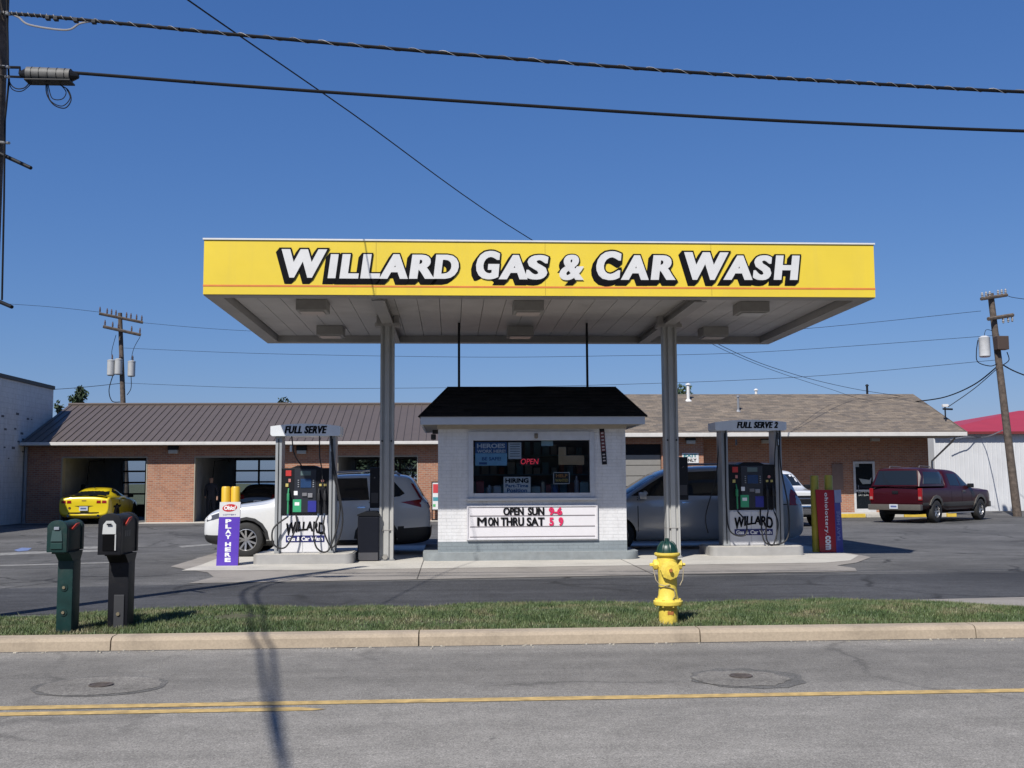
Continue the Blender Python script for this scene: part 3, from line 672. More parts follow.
for bxx in ((558.5, 584, 455.5, 464.8), (558.5, 566, 447, 455.4)):
    r = prect(*bxx, PF+.02); mb.box(r[0], r[1], PF+.02, PF+.03, r[2], r[3])
mb.build('sheet', CB, t)
panel('price_card', (541.2, 553, 440.6, 446), 'card_green', (.6, .8, .8), 'small pale green card at the top of the kiosk window', 'card')
panel('help_sign', (553.3, 569.6, 472.2, 484), 'help_black', (.03, .028, .028), 'small black sign with orange letters in the kiosk window', 'sign',
      texts=(('HELP', (556, 567.5, 474.0, 477.3), mat('orange_vinyl', (.7, .30, .08)), .04), ('WANTED', (555.2, 568, 478.8, 481.8), mat('gold_vinyl', (.6, .42, .1)), .04)),
      extra=(('white_border', (553.3, 569.6, 483.4, 484), W2), ('white_border', (553.3, 569.6, 472.2, 472.8), W2), ('white_border', (553.3, 553.9, 472.8, 483.4), W2), ('white_border', (569, 569.6, 472.8, 483.4), W2)))
# counter and goods
mb = MB(); mb.box(KX0+.25, KX1-.25, KY+.25, KY+.7, iz0-.06, iz0-.02, .005); single('counter', mb, mat('counter_grey', (.16, .15, .15), .5), 'dark counter inside the kiosk behind the window', 'counter', origin=((KX0+KX1)/2, KY+.45, iz0-.06))
q = random.Random(3)
items = [(476, 484, 481, 'red_goods', (.3, .03, .04), 'red carton standing at the left end of the kiosk counter', 'carton'), (486.5, 492, 485, 'silver_goods', (.45, .47, .5), 'silver tin on the kiosk counter left of the hiring sign', 'tin'),
         (493.5, 501, 486, 'white_goods', (.6, .6, .62), 'white carton on the kiosk counter beside the hiring sign', 'carton'), (531.5, 540.5, 486.5, 'pale_goods', (.42, .5, .48), 'pale green box on the kiosk counter right of the hiring sign', 'box'),
         (541.5, 544.5, 482, 'tan_goods', (.5, .45, .35), 'slim tan box on the kiosk counter', 'box'), (546, 551, 484.5, 'maroon_goods', (.25, .05, .06), 'maroon carton on the kiosk counter', 'carton'),
         (552.5, 558.5, 485, 'blue_goods', (.05, .15, .4), 'blue tub on the kiosk counter below the black sign', 'tub'), (574.5, 579, 476, 'bottle_goods', (.35, .36, .42), 'tall striped bottle at the right of the kiosk window', 'bottle'),
         (580, 588.5, 482, 'teal_goods', (.22, .35, .38), 'teal grey box in the right corner of the kiosk window', 'box')]
for a_, b_, ytop, mn, colr, lbl, cat in items:
    Yq = KY+.32; r = prect(a_, b_, ytop, 493, Yq); mb = MB(); zb = iz0-.019
    if cat in ('tub', 'tin', 'bottle'):
        rr = (r[1]-r[0])/2; hh = r[3]-zb; mb.lathe([(rr*.9, 0), (rr, hh*.05), (rr, hh*.72), (rr*(.9 if cat == 'tub' else .55), hh*.8), (rr*(.95 if cat == 'tub' else .4), hh)], ((r[0]+r[1])/2, Yq+rr, zb), seg=16)
    else:
        mb.box(r[0], r[1], Yq, Yq+.1, zb, r[3]-.01, .004); mb.prism([(r[0], Yq, r[3]-.01), (r[1], Yq, r[3]-.01), ((r[1]*.8+r[0]*.2), Yq+.05, r[3]+.012), ((r[0]*.8+r[1]*.2), Yq+.05, r[3]+.012)], (0, .003, 0))
    single(cat, mb, mat(mn, colr, .5), lbl, cat, origin=((r[0]+r[1])/2, Yq+.05, zb))
mb = MB()
for k in range(3):
    z = 1.25+.42*k; mb.box(KX0+.5, KX1-.5, KB-.6, KB-.28, z, z+.03)
    for j in range(14):
        x = KX0+.55+j*.19; h = q.uniform(.12, .28); mb.box(x, x+q.uniform(.09, .16), KB-.55, KB-.35, z+.031, z+.03+h, m=[mat('shelf_mix_a', (.5, .18, .12)), mat('shelf_mix_b', (.2, .42, .5)), mat('shelf_mix_c', (.6, .58, .5))][q.randrange(3)])
single('stock_shelf', mb, DARK, 'shelving with stock at the back of the dim kiosk', 'shelf', origin=((KX0+KX1)/2, KB-.4, 1.25))

# ================================================================== PUMPS
def island(px0, px1, pyb, label):
    a = G(px0, pyb); b = G(px1, pyb); y0 = G((px0+px1)/2, pyb).y
    t = thing('pump_island', ((a.x+b.x)/2, y0+.5, 0), label, 'pump island', 'concrete pump islands')
    x0, x1 = a.x, b.x
    mb = MB(); mb.prism([(x, y, .014) for x, y in stadium(x0, x1, y0, y0+1.15, .16)], (0, 0, .175)); mb.build('metal_edge', mat('island_steel', (.55, .54, .52), .38, .35, .12, 3, dirt=.2), t, smooth=True)
    mb = MB(); mb.prism([(x, y, .19) for x, y in stadium(x0+.03, x1-.03, y0+.03, y0+1.12, .14)], (0, 0, .012)); mb.build('concrete_top', CONCL, t)
    return t, x0, x1, y0
def pump(ix, y0, pxs, pys, num, label):
    """pxs: header x0,x1, posts (l0,l1,r0,r1), dispenser x0,x1 ; pys: header y0,y1, black top, white top, bottom"""
    PY = y0+.22; zt_ = .202
    X = lambda px: P(px, 480, PY).x
    Z = lambda py: P((pxs[0]+pxs[1])/2, py, PY).z
    hx0, hx1 = X(pxs[0]), X(pxs[1]); l0, l1, r0, r1 = [X(v) for v in pxs[2:6]]; d0, d1 = X(pxs[6]), X(pxs[7])
    hz1, hz0, bt, wt = [Z(v) for v in pys[:4]]; c = (d0+d1)/2
    t = thing('fuel_pump', (c, PY+.3, zt_), label, 'fuel pump', 'fuel pumps')
    POST = mat('pump_post_grey', (.42, .44, .45), .4, .2, .06, 3, dirt=.15)
    for a_, b_ in ((l0, l1), (r0, r1)):
        mb = MB(); mb.box(a_, b_, PY+.06, PY+.46, zt_, hz0, .015); ps = mb.build('post', POST, t)
        mb = MB(); mb.box((a_+b_)/2-.008, (a_+b_)/2+.008, PY+.050, PY+.0595, zt_+.05, hz0-.05); mb.build('groove', DARK, ps)
    # header with bowed top
    n_ = 14; pts = []
    for i in range(n_+1):
        u = i/n_; x = hx0+(hx1-hx0)*u; pts.append((x, PY-.04, hz1-.035+.05*(1-(2*u-1)**2)))
    prof = [(hx0+.03, PY-.04, hz0), ]+[(hx0, PY-.04, hz0+.03)]+pts+[(hx1, PY-.04, hz0+.03), (hx1-.03, PY-.04, hz0)]
    mb = MB(); mb.prism(prof, (0, .62, 0)); hd = mb.build('header', mat('pump_header_grey', (.92, .95, .97), .4, .15, .05), t)
    mb = MB(); text(mb, 'FULL SERVE'+(' '+num if num else ''), (hx0+(hx1-hx0)*(.2 if not num else .30), hx1-(hx1-hx0)*(.19 if not num else .12), hz0+.045, hz1-.028), frontframe(PY-.04), .03, .25, 1.12, lift=.002, th=.002, bold=.006); mb.build('lettering', BLK, hd, recalc=False)
    # dispenser
    mb = MB(); mb.box(d0, d1, PY+.08, PY+.50, wt+.004, bt, .012); mb.prism([(c-.28, PY+.1, bt+.001), (c+.28, PY+.1, bt+.001), (c+.16, PY+.1, bt+.05), (c-.16, PY+.1, bt+.05)], (0, .38, 0)); disp = mb.build('dispenser_head', DARK, t)
    W_ = d1-d0; H_ = bt-wt; f = PY+.08
    def item(nm, u0, u1, v0, v1, m_, dp=.015, bev=.004):
        mb = MB(); mb.box(d0+W_*u0, d0+W_*u1, f-dp, f-.0005, wt+H_*v0, wt+H_*v1, bev); return mb.build(nm, m_, disp)
    item('bezel', .27, .73, .05, .97, mat('pump_bezel', (.03, .034, .045), .35), .008)
    item('red_label', .08, .20, .83, .95, mat('pump_red', (.6, .04, .035), .5), .012)
    item('price_display', .40, .62, .84, .94, mat('lcd_grey', (.14, .20, .20), .25), .016)
    item('screen', .40, .63, .58, .77, mat('screen_blue', (.03, .07, .17), .2), .018)
    for k in range(4):
        item('button', .34, .37, .59+k*.045, .615+k*.045, mat('button_grey', (.25, .27, .3)), .02, .002)
        item('button', .66, .69, .59+k*.045, .615+k*.045, mat('button_grey', (.25, .27, .3)), .02, .002)
    item('card_reader', .44, .54, .40, .47, mat('reader_grey', (.2, .2, .22)), .03)
    item('keypad', .56, .66, .37, .46, mat('keypad_silver', (.4, .4, .42), .4, .5), .03)
    item('white_sticker', .26, .34, .42, .51, W2, .012)
    item('green_label', .24, .42, .06, .33, mat('pump_green', (.05, .42, .20), .45), .013)
    item('green_stripe', .28, .38, .20, .27, W2, .0155)
    item('blue_label', .56, .74, .06, .30, mat('pump_blue', (.03, .035, .30), .45), .013)
    item('yellow_sticker', .08, .14, .60, .67, mat('pump_yellow', (.6, .5, .15)), .012)
    item('pink_sticker', .14, .19, .70, .77, mat('pump_pink', (.6, .25, .22)), .012)
    item('yellow_sticker', .80, .85, .61, .66, mat('pump_yellow', (.6, .5, .15)), .012)
    item('yellow_sticker', .90, .95, .61, .66, mat('pump_yellow', (.6, .5, .15)), .012)
    mb = MB(); mb.cyl((d0+W_*.87, f-.012, wt+H_*.73), (d0+W_*.87, f, wt+H_*.73), .03, seg=16); mb.build('round_sticker', mat('pump_pink', (.6, .25, .22)), disp)
    # lower door
    mb = MB(); mb.box(d0, d1, PY+.10, PY+.48, zt_, wt-.004, .008); mb.box(d0, c-.04, PY+.088, PY+.0995, zt_+.02, wt-.03, .003); mb.box(c-.03, d1, PY+.088, PY+.0995, zt_+.02, wt-.03, .003)
    dr = mb.build('cabinet_door', mat('pump_white', (.80, .80, .82), .3, 0, .02), t)
    fr2 = frontframe(PY+.087); dh = wt-zt_
    def arch(u, v, a_, b_): return u, v + .05*dh*(1-(2*a_-1)**2)*2 - .02*dh + (b_-.5)*.12*dh*abs(2*a_-1)
    mb = MB(); text(mb, 'WILLARD', (d0+W_*.10, d1-W_*.07, zt_+dh*.52, zt_+dh*.74), fr2, .022, .1, warp=arch, bold=.005); mb.build('lettering', BLK, dr, recalc=False)
    nb = MB(); nb.box(d0+W_*.10, d1-W_*.08, PY+.080, PY+.0875, zt_+dh*.29, zt_+dh*.46); nb.build('navy_band', mat('navy_vinyl', (.02, .025, .16), .4), dr)
    mb = MB(); text(mb, 'Gas & Car Wash', (d0+W_*.13, d1-W_*.11, zt_+dh*.32, zt_+dh*.43), frontframe(PY+.080), .03); mb.build('band_lettering', W2, dr, recalc=False)
    # nozzles
    NZ = (mat('nozzle_green', (.04, .32, .14), .5), mat('nozzle_black', (.02, .02, .022), .5))
    for k, (u, mm) in enumerate(((.15, NZ[0]), (.80, NZ[1]), (.93, NZ[1]))):
        x = d0+W_*u; mb = MB()
        mb.box(x-.022, x+.022, f-.10, f-.01, wt+H_*.30, wt+H_*.46, .01); mb.tube([(x, f-.07, wt+H_*.44), (x, f-.05, wt+H_*.52), (x, f-.02, wt+H_*.56)], .014, 8); mb.tube([(x, f-.075, wt+H_*.30), (x, f-.08, wt+H_*.15), (x, f-.09, wt+H_*.02)], .017, 8)
        mb.build('nozzle', mm, t, smooth=True)
        mb = MB(); mb.cyl((x, f-.09, wt+H_*.03), (x, f-.095, wt-.04), .019, seg=10); mb.build('swivel', CHROME, t)
    # hoses : from header down, loop and up to nozzle
    def hose(p, r=.016):
        pts = [Vector(a_) for a_ in p]; out = []
        for i in range(len(pts)-1):
            p0 = pts[max(i-1, 0)]; p1 = pts[i]; p2 = pts[i+1]; p3 = pts[min(i+2, len(pts)-1)]
            for k in range(7):
                s_ = k/7; out.append(.5*((2*p1)+(p2-p0)*s_+(2*p0-5*p1+4*p2-p3)*s_*s_+(3*p1-p0-3*p2+p3)*s_**3))
        out.append(pts[-1]); mb = MB(); mb.tube(out, r, 8); mb.build('hose', RUB, t, smooth=True)
    yf = PY+.0; bz = zt_
    if not num:
        hose([(l0+.30, yf+.1, hz0), (l0+.36, yf+.08, hz0-.35), (l0+.5, yf+.15, bt+.03)], .012)
        hose([(r0-.18, yf, hz0), (r0-.17, yf-.02, hz0-.4), (r0-.13, yf, bt-.02), (r0-.10, yf-.01, wt+.5)], .012)
        hose([(d0+W_*.15, f-.095, wt-.03), (d0-.12, yf-.1, wt-.25), (d0-.10, yf-.14, bz+.18), (d0+.12, yf-.14, bz+.13), (d0+.3, yf-.05, bz+.5), (d0+.28, yf+.06, wt)])
        hose([(d0+W_*.80, f-.095, wt-.03), (d0+W_*.72, yf-.12, wt-.3), (d0+W_*.80, yf-.14, bz+.10), (d1+.05, yf-.1, bz+.09), (r1+.10, yf, wt+.1), (r1-.03, yf, hz0-.7), (r1-.09, yf+.02, hz0)])
        hose([(d0+W_*.93, f-.095, wt-.03), (d1-.06, yf-.12, wt-.3), (d1+.12, yf-.14, bz+.12), (r1+.16, yf-.06, wt-.1), (r1-.02, yf, hz0-.55), (r0+.04, yf, hz0)])
    else:
        hose([(l1-.06, yf, hz0), (l1-.08, yf-.03, hz0-.6), (l0+.04, yf-.06, wt+.2), (l1-.05, yf-.12, bz+.32), (d0+.25, yf-.12, bz+.22), (d0+.3, yf-.06, wt-.25), (d0+W_*.15, f-.095, wt-.03)])
        hose([(l0+.02, yf+.35, hz0), (l0-.06, yf+.3, bt-.2), (l0-.30, yf+.3, wt-.1), (l0-.25, yf+.35, bz+.25)], .012)
        hose([(r0+.04, yf, hz0), (r0-.02, yf-.01, hz0-.45), (r0-.03, yf, bt-.05)], .012)
        hose([(d0+W_*.80, f-.095, wt-.03), (d0+W_*.72, yf-.12, wt-.3), (d0+W_*.72, yf-.14, bz+.12), (d0+W_*.86, yf-.13, bz+.03), (d1-.02, yf-.1, wt-.3), (d0+W_*.93, f-.095, wt-.03)])
        hose([(r1-.05, yf, hz0), (r1-.06, yf-.02, bt), (r1+.07, yf-.05, wt), (r1, yf-.08, bz+.12), (d0+W_*.7, yf-.14, bz+.06), (d0+W_*.62, yf-.08, wt-.25), (d0+W_*.66, f-.02, wt)])
    for x in (l0+.3, r0+.05):
        mb = MB(); mb.cyl((x, yf+.02, hz0-.18), (x, yf+.02, hz0-.30), .022, seg=10); mb.build('breakaway', CHROME, t)
    return t
isl1 = island(253, 352, 565, 'left pump island with rounded steel edge beside the PLAY HERE sign')
pump(isl1, isl1[3], (270, 340, 274.5, 281, 328.5, 335, 281.3, 328.2), (424.5, 436, 468, 515), '', 'left fuel pump under the FULL SERVE header, white sport utility parked behind')
isl2 = island(709.5, 808, 556.5, 'right pump island with rounded steel edge beside the red lottery sign')
pump(isl2, isl2[3], (716, 787.5, 723, 729.5, 776.5, 783.5, 729.8, 776.2), (420.5, 430.5, 464.5, 510), '2', 'right fuel pump marked FULL SERVE 2 in front of the silver van')
# trash bin and towel box by left column
def binbox(px0, px1, py0, py1, Y, label):
    r = prect(px0, px1, py0, py1, Y); t = thing('trash_bin', ((r[0]+r[1])/2, Y+.25, 0), label, 'trash bin')
    mb = MB(); mb.box(r[0], r[1], Y, Y+.48, .015, r[3]-.06, .03); mb.build('body', mat('bin_navy', (.008, .010, .018), .65, spec=.15), t)
    mb = MB(); mb.prism([(r[0]-.01, Y-.01, r[3]-.058), (r[1]+.01, Y-.01, r[3]-.058), (r[1]+.01, Y-.01, r[3]-.02), (r[1]-.06, Y-.01, r[3]+.03), (r[0]+.14, Y-.01, r[3]+.03), (r[0]-.01, Y-.01, r[3]-.03)], (0, .5, 0)); mb.build('lid', DARK, t)
    mb = MB(); mb.box(r[0]+.02, r[1]-.02, Y-.006, Y-.001, .03, .18); mb.build('kick_plate', mat('kick_grey', (.07, .07, .08)), t)
binbox(357.5, 379, 513, 561, 20.75, 'dark navy trash bin left of the left canopy column')
for (a_, b_, y0_, y1_, lb_) in ((370, 380, 467.5, 508, 'dark towel dispenser box mounted on the left canopy column'), (677, 687.5, 457, 500, 'dark towel dispenser box mounted on the right canopy column')):
    r = prect(a_, b_, y0_, y1_, 20.95); t = thing('towel_dispenser', ((r[0]+r[1])/2, 21, r[2]), lb_, 'towel dispenser', 'towel dispensers on the columns')
    mb = MB(); mb.box(r[0], r[1], 20.88, 21.15, r[2], r[3], .025); mb.build('case', DARK, t)
    mb = MB(); mb.box(r[0]+.03, r[1]-.03, 20.872, 20.879, r[2]+.1, r[2]+.3); mb.build('slot_plate', mat('slot_dark', (.05, .05, .055), .3), t)
    mb = MB(); mb.cyl(((r[0]+r[1])/2, 20.87, r[3]-.2), ((r[0]+r[1])/2, 20.88, r[3]-.2), .02); mb.build('lock', CHROME, t)

# ================================================================== LOTTERY SIGNS + BOLLARDS
YB = mat('safety_yellow', (.80, .50, .03), .45, 0, .06, 5, dirt=.1)
YB2 = mat('old_safety_yellow', (.62, .50, .05), .5, 0, .12, 5, dirt=.2)
gA = G(229, 566)
for k, px in enumerate((226, 235.5)):
    q = P(px, 500, gA.y+.12); mb = MB(); mb.lathe([(.085, 0), (.085, P(px, 488, gA.y+.12).z-.01), (.07, P(px, 487, gA.y+.12).z)], (q.x, gA.y+.12, .01), seg=20)
    single('bollard', mb, YB, ('left' if k == 0 else 'right')+' one of two yellow bollards behind the PLAY HERE sign', 'bollard', 'yellow bollards', (q.x, gA.y+.12, .01), True)
r = prect(217.3, 240, 502, 566, gA.y-.10); Yq = gA.y-.10
t = thing('lottery_sign', ((r[0]+r[1])/2, Yq+.15, .01), 'purple PLAY HERE sign sleeve on the left bollards', 'sign')
tw = .03  # sleeve widens a little towards the top edge of its leaning sheet
mb = MB(); mb.prism([(r[0]-.01, Yq, .014), (r[1]-.03, Yq, .014), (r[1], Yq, r[3]), (r[0]+.035, Yq, r[3])], (0, .035, 0)); body = mb.build('panel', mat('lottery_purple', (.12, .055, .50), .4, 0, .04), t)
wz = r[3]-(r[3]-r[2])*.235
mb = MB(); mb.prism([(r[0]+.028, Yq-.003, wz), (r[1]-.008, Yq-.003, wz), (r[1], Yq-.003, r[3]), (r[0]+.035, Yq-.003, r[3])], (0, .0028, 0)); hp = mb.build('head_panel', WHT, t)
cc = ((r[0]+r[1])/2+.012, (wz+r[3])/2+.03)
mb = MB(); mb.prism([(cc[0]+.135*math.cos(a_), Yq-.006, cc[1]+.07*math.sin(a_)+.01*math.cos(a_)) for a_ in [2*math.pi*i/20 for i in range(20)]], (0, .0028, 0)); mb.build('red_oval', mat('logo_red', (.62, .03, .03), .4), hp)
mb = MB(); text(mb, 'Ohio!', (cc[0]-.105, cc[0]+.11, cc[1]-.04, cc[1]+.042), frontframe(Yq-.006), .05, .1, lift=.002, th=.001); mb.build('logo_lettering', W2, hp, recalc=False)
mb = MB(); text(mb, 'LOTTERY', (cc[0]-.12, cc[0]+.12, wz+.03, wz+.055), frontframe(Yq-.003), .01, lift=.002, th=.001); mb.build('small_lettering', mat('print_navy', (.05, .05, .25)), hp, recalc=False)
mb = MB(); n_ = 0
for ch, v in zip('PLAY HERE', [0.955, .85, .745, .64, None, .49, .385, .28, .175]):
    if v is None: continue
    z1 = wz*v; z0 = z1-wz*.085; text(mb, ch, (cc[0]-.075, cc[0]+.035, z0, z1), frontframe(Yq), .05, lift=.002, th=.001)
mb.build('lettering', W2, body, recalc=False)
# right: two bollards + wrapped red/blue sleeve
gB = G(836, 553)
for k, px in enumerate((815.5, 829)):
    zt2 = P(px, 476 if k == 0 else 475.5, gB.y+.12).z; q = P(px, 500, gB.y+.12)
    mb = MB(); mb.lathe([(.085, 0), (.085, zt2-.02), (.07, zt2)], (q.x, gB.y+(.12 if k else .16), .01), seg=20)
    single('bollard', mb, YB2, ('left, fully visible one' if k == 0 else 'right, mostly hidden one')+' of the yellow bollards at the red sign', 'bollard', 'yellow bollards', (q.x, gB.y+.12, .01), True)
Yq = gB.y-.05; r = prect(817.5, 835, 489.5, 553.5, Yq)
t = thing('lottery_sign', ((r[0]+r[1])/2, Yq+.15, .01), 'tall red sign sleeve reading ohiolottery.com with a blue side', 'sign')
REDM = mat('lottery_red', (.42, .012, .03), .35, 0, .04)
mb = MB(); mb.prism([(r[0]+.035, Yq, .014), (r[1], Yq-.02, .014), (r[1]-.01, Yq-.02, r[3]-.01), (r[0]-.02, Yq, r[3])], (0, .03, 0)); bd = mb.build('red_panel', REDM, t)
sd = [(r[1]+.004, Yq-.02, .014), (r[1]+.22, Yq+.16, .014), (r[1]+.19, Yq+.16, r[3]-.02), (r[1]-.006, Yq-.02, r[3]-.01)]
mb = MB(); mb.prism(sd, (-.012, .016, 0)); sp_ = mb.build('blue_panel', mat('lottery_blue', (.07, .06, .36), .4, 0, .05), t)
A_, B_ = Vector(sd[0]), Vector(sd[1]); C_ = Vector(sd[3])
U_ = (B_-A_).normalized(); V_ = Vector((0, 0, 1)); N_ = U_.cross(V_).normalized(); N_ = N_ if N_.x > 0 else -N_
mb = MB(); L2 = (B_-A_).length; zz = r[3]*.78
mb.prism([A_+U_*.0+V_*zz+N_*.003, A_+U_*L2*.98+V_*zz+N_*.003, A_+U_*L2*.97+V_*(r[3]-.02)+N_*.003-Vector((.008, 0, 0)), A_+V_*(r[3]-.03)+N_*.003-Vector((.008, 0, 0))], -N_*.002)
mb.build('pale_head', mat('pale_lilac', (.5, .5, .62)), sp_)
mb = MB(); text(mb, 'PLAY HERE', (0, 1, 0, 1), (A_+U_*L2*.60+V_*.25, V_*(zz-.42), -U_*.13, N_), .03, lift=.004, th=.001); mb.build('side_lettering', mat('pale_blue_print', (.35, .35, .65)), sp_, recalc=False)
mb = MB(); Z_ = r[3]
text(mb, 'ohiolottery.', (0, 1, 0, 1), (Vector((cc[0]*0+(r[0]+r[1])/2-.05, Yq-.004, Z_*.95)), Vector((0, 0, -Z_*.66)), Vector((.10, 0, 0)), Vector((0, -1, 0))), .02, space=1.15, lift=.014, th=.001)
text(mb, 'com', (0, 1, 0, 1), (Vector(((r[0]+r[1])/2-.04, Yq-.004, Z_*.275)), Vector((0, 0, -Z_*.22)), Vector((.12, 0, 0)), Vector((0, -1, 0))), .05, space=1.05, lift=.014, th=.001)
mb.build('lettering', W2, bd, recalc=False)

# ================================================================== HYDRANT
hq = G(668.5, 622.5, .11); hx, hy, hz = hq.x, hq.y, .09
hyd = thing('fire_hydrant', (hx, hy, hz), 'yellow fire hydrant with a green bonnet on the grass by the kerb', 'fire hydrant')
HY = mat('hydrant_yellow', (.90, .69, .10), .5, 0, .12, 9, .4, 25, dirt=.45); HG = mat('hydrant_green', (.008, .045, .032), .4, 0, .15, 12)
k_ = .93/84.5  # metres per pixel at the hydrant (it is about .93 tall)
def hz_(py): return (622.5-py)*hs
hs = (P(668, 538, hy).z-hz)/84.5 if False else (P(668.5, 538, hy).z-P(668.5, 622.5, hy).z)/84.5
mb = MB(); mb.lathe([(.105, -.02), (.108, .12), (.112, .175), (.10, .18), (.10, .21), (.108, .215), (.165, .222), (.168, .232), (.168, .262), (.16, .268), (.125, .285), (.11, .33), (.105, .40), (.106, .53), (.112, .58), (.118, .66), (.12, .74), (.118, .755), (.14, .765), (.148, .775), (.148, .795), (.13, .80), (0, .80)], (hx, hy, hz), seg=32)
for i in range(8):
    a_ = 2*math.pi*i/8+.2; mb.cyl((hx+.145*math.cos(a_), hy+.145*math.sin(a_), hz+.205), (hx+.145*math.cos(a_), hy+.145*math.sin(a_), hz+.285), .014, seg=6)
barrel = mb.build('barrel', HY, hyd, smooth=True, angle=35)
mb = MB(); n_ = 24
prof = [(.118, .80), (.115, .83), (.10, .875), (.075, .905), (.045, .922), (.025, .927), (.022, .96), (0, .96)]
mb.lathe(prof, (hx, hy, hz), seg=32)
for i in range(8):
    a_ = 2*math.pi*i/8+.15
    mb.tube([(hx+r0*math.cos(a_)*1.02, hy+r0*math.sin(a_)*1.02, hz+z0+.003) for r0, z0 in prof[:5]], .009, 6)
mb.build('bonnet', HG, hyd, smooth=True)
def nozzle(dx, dy, r, ln, zc, nm):
    d = Vector((dx, dy, 0)); c0 = Vector((hx, hy, hz+zc)); mb = MB()
    mb.cyl(c0+d*.07, c0+d*(.07+ln*.55), r*1.0, r*.98, 20); mb.cyl(c0+d*(.07+ln*.55), c0+d*(.07+ln*.9), r*1.14, r*1.1, 8); mb.cyl(c0+d*(.07+ln*.9), c0+d*(.07+ln), r*1.05, r*.6, 20); mb.cyl(c0+d*(.07+ln), c0+d*(.07+ln+.035), .020, .018, 5)
    return mb.build(nm, HY, hyd)
nozzle(-1, 0, .052, .10, .665, 'side_nozzle'); nozzle(1, 0, .052, .10, .665, 'side_nozzle'); pn = nozzle(0, -1, .098, .09, .615, 'front_nozzle')
mb = MB(); mb.cyl((hx, hy-.19, hz+.615), (hx, hy-.205, hz+.615), .024, .02, 5); mb.build('rust_stain', mat('rust_orange', (.45, .16, .04), .8), pn)
def chain(pts, r=.006):
    mb = MB(); P3 = [Vector(p) for p in pts]; mb.tube(P3, r, 6); mb.build('chain', mat('chain_metal', (.35, .3, .2), .6, .4), hyd)
chain([(hx-.17, hy-.03, hz+.62), (hx-.15, hy-.07, hz+.50), (hx-.11, hy-.09, hz+.45), (hx-.05, hy-.115, hz+.44), (hx, hy-.12, hz+.455)])
chain([(hx+.18, hy-.03, hz+.62), (hx+.16, hy-.06, hz+.50), (hx+.12, hy-.09, hz+.44)])
chain([(hx-.1, hy-.05, hz+.41), (hx-.04, hy-.115, hz+.43), (hx+.05, hy-.11, hz+.40), (hx+.06, hy-.12, hz+.33), (hx+.03, hy-.125, hz+.29)])
mb = MB(); mb.prism([(hx-.03, hy-.100, hz+.12), (hx+.035, hy-.100, hz+.12), (hx+.04, hy-.100, hz+.155), (hx+.0, hy-.100, hz+.17), (hx-.03, hy-.100, hz+.155)], (0, -.010, 0)); mb.build('rust_patch', mat('rust_orange', (.45, .16, .04), .8), barrel)
hyd.scale = (.89, .89, .905)
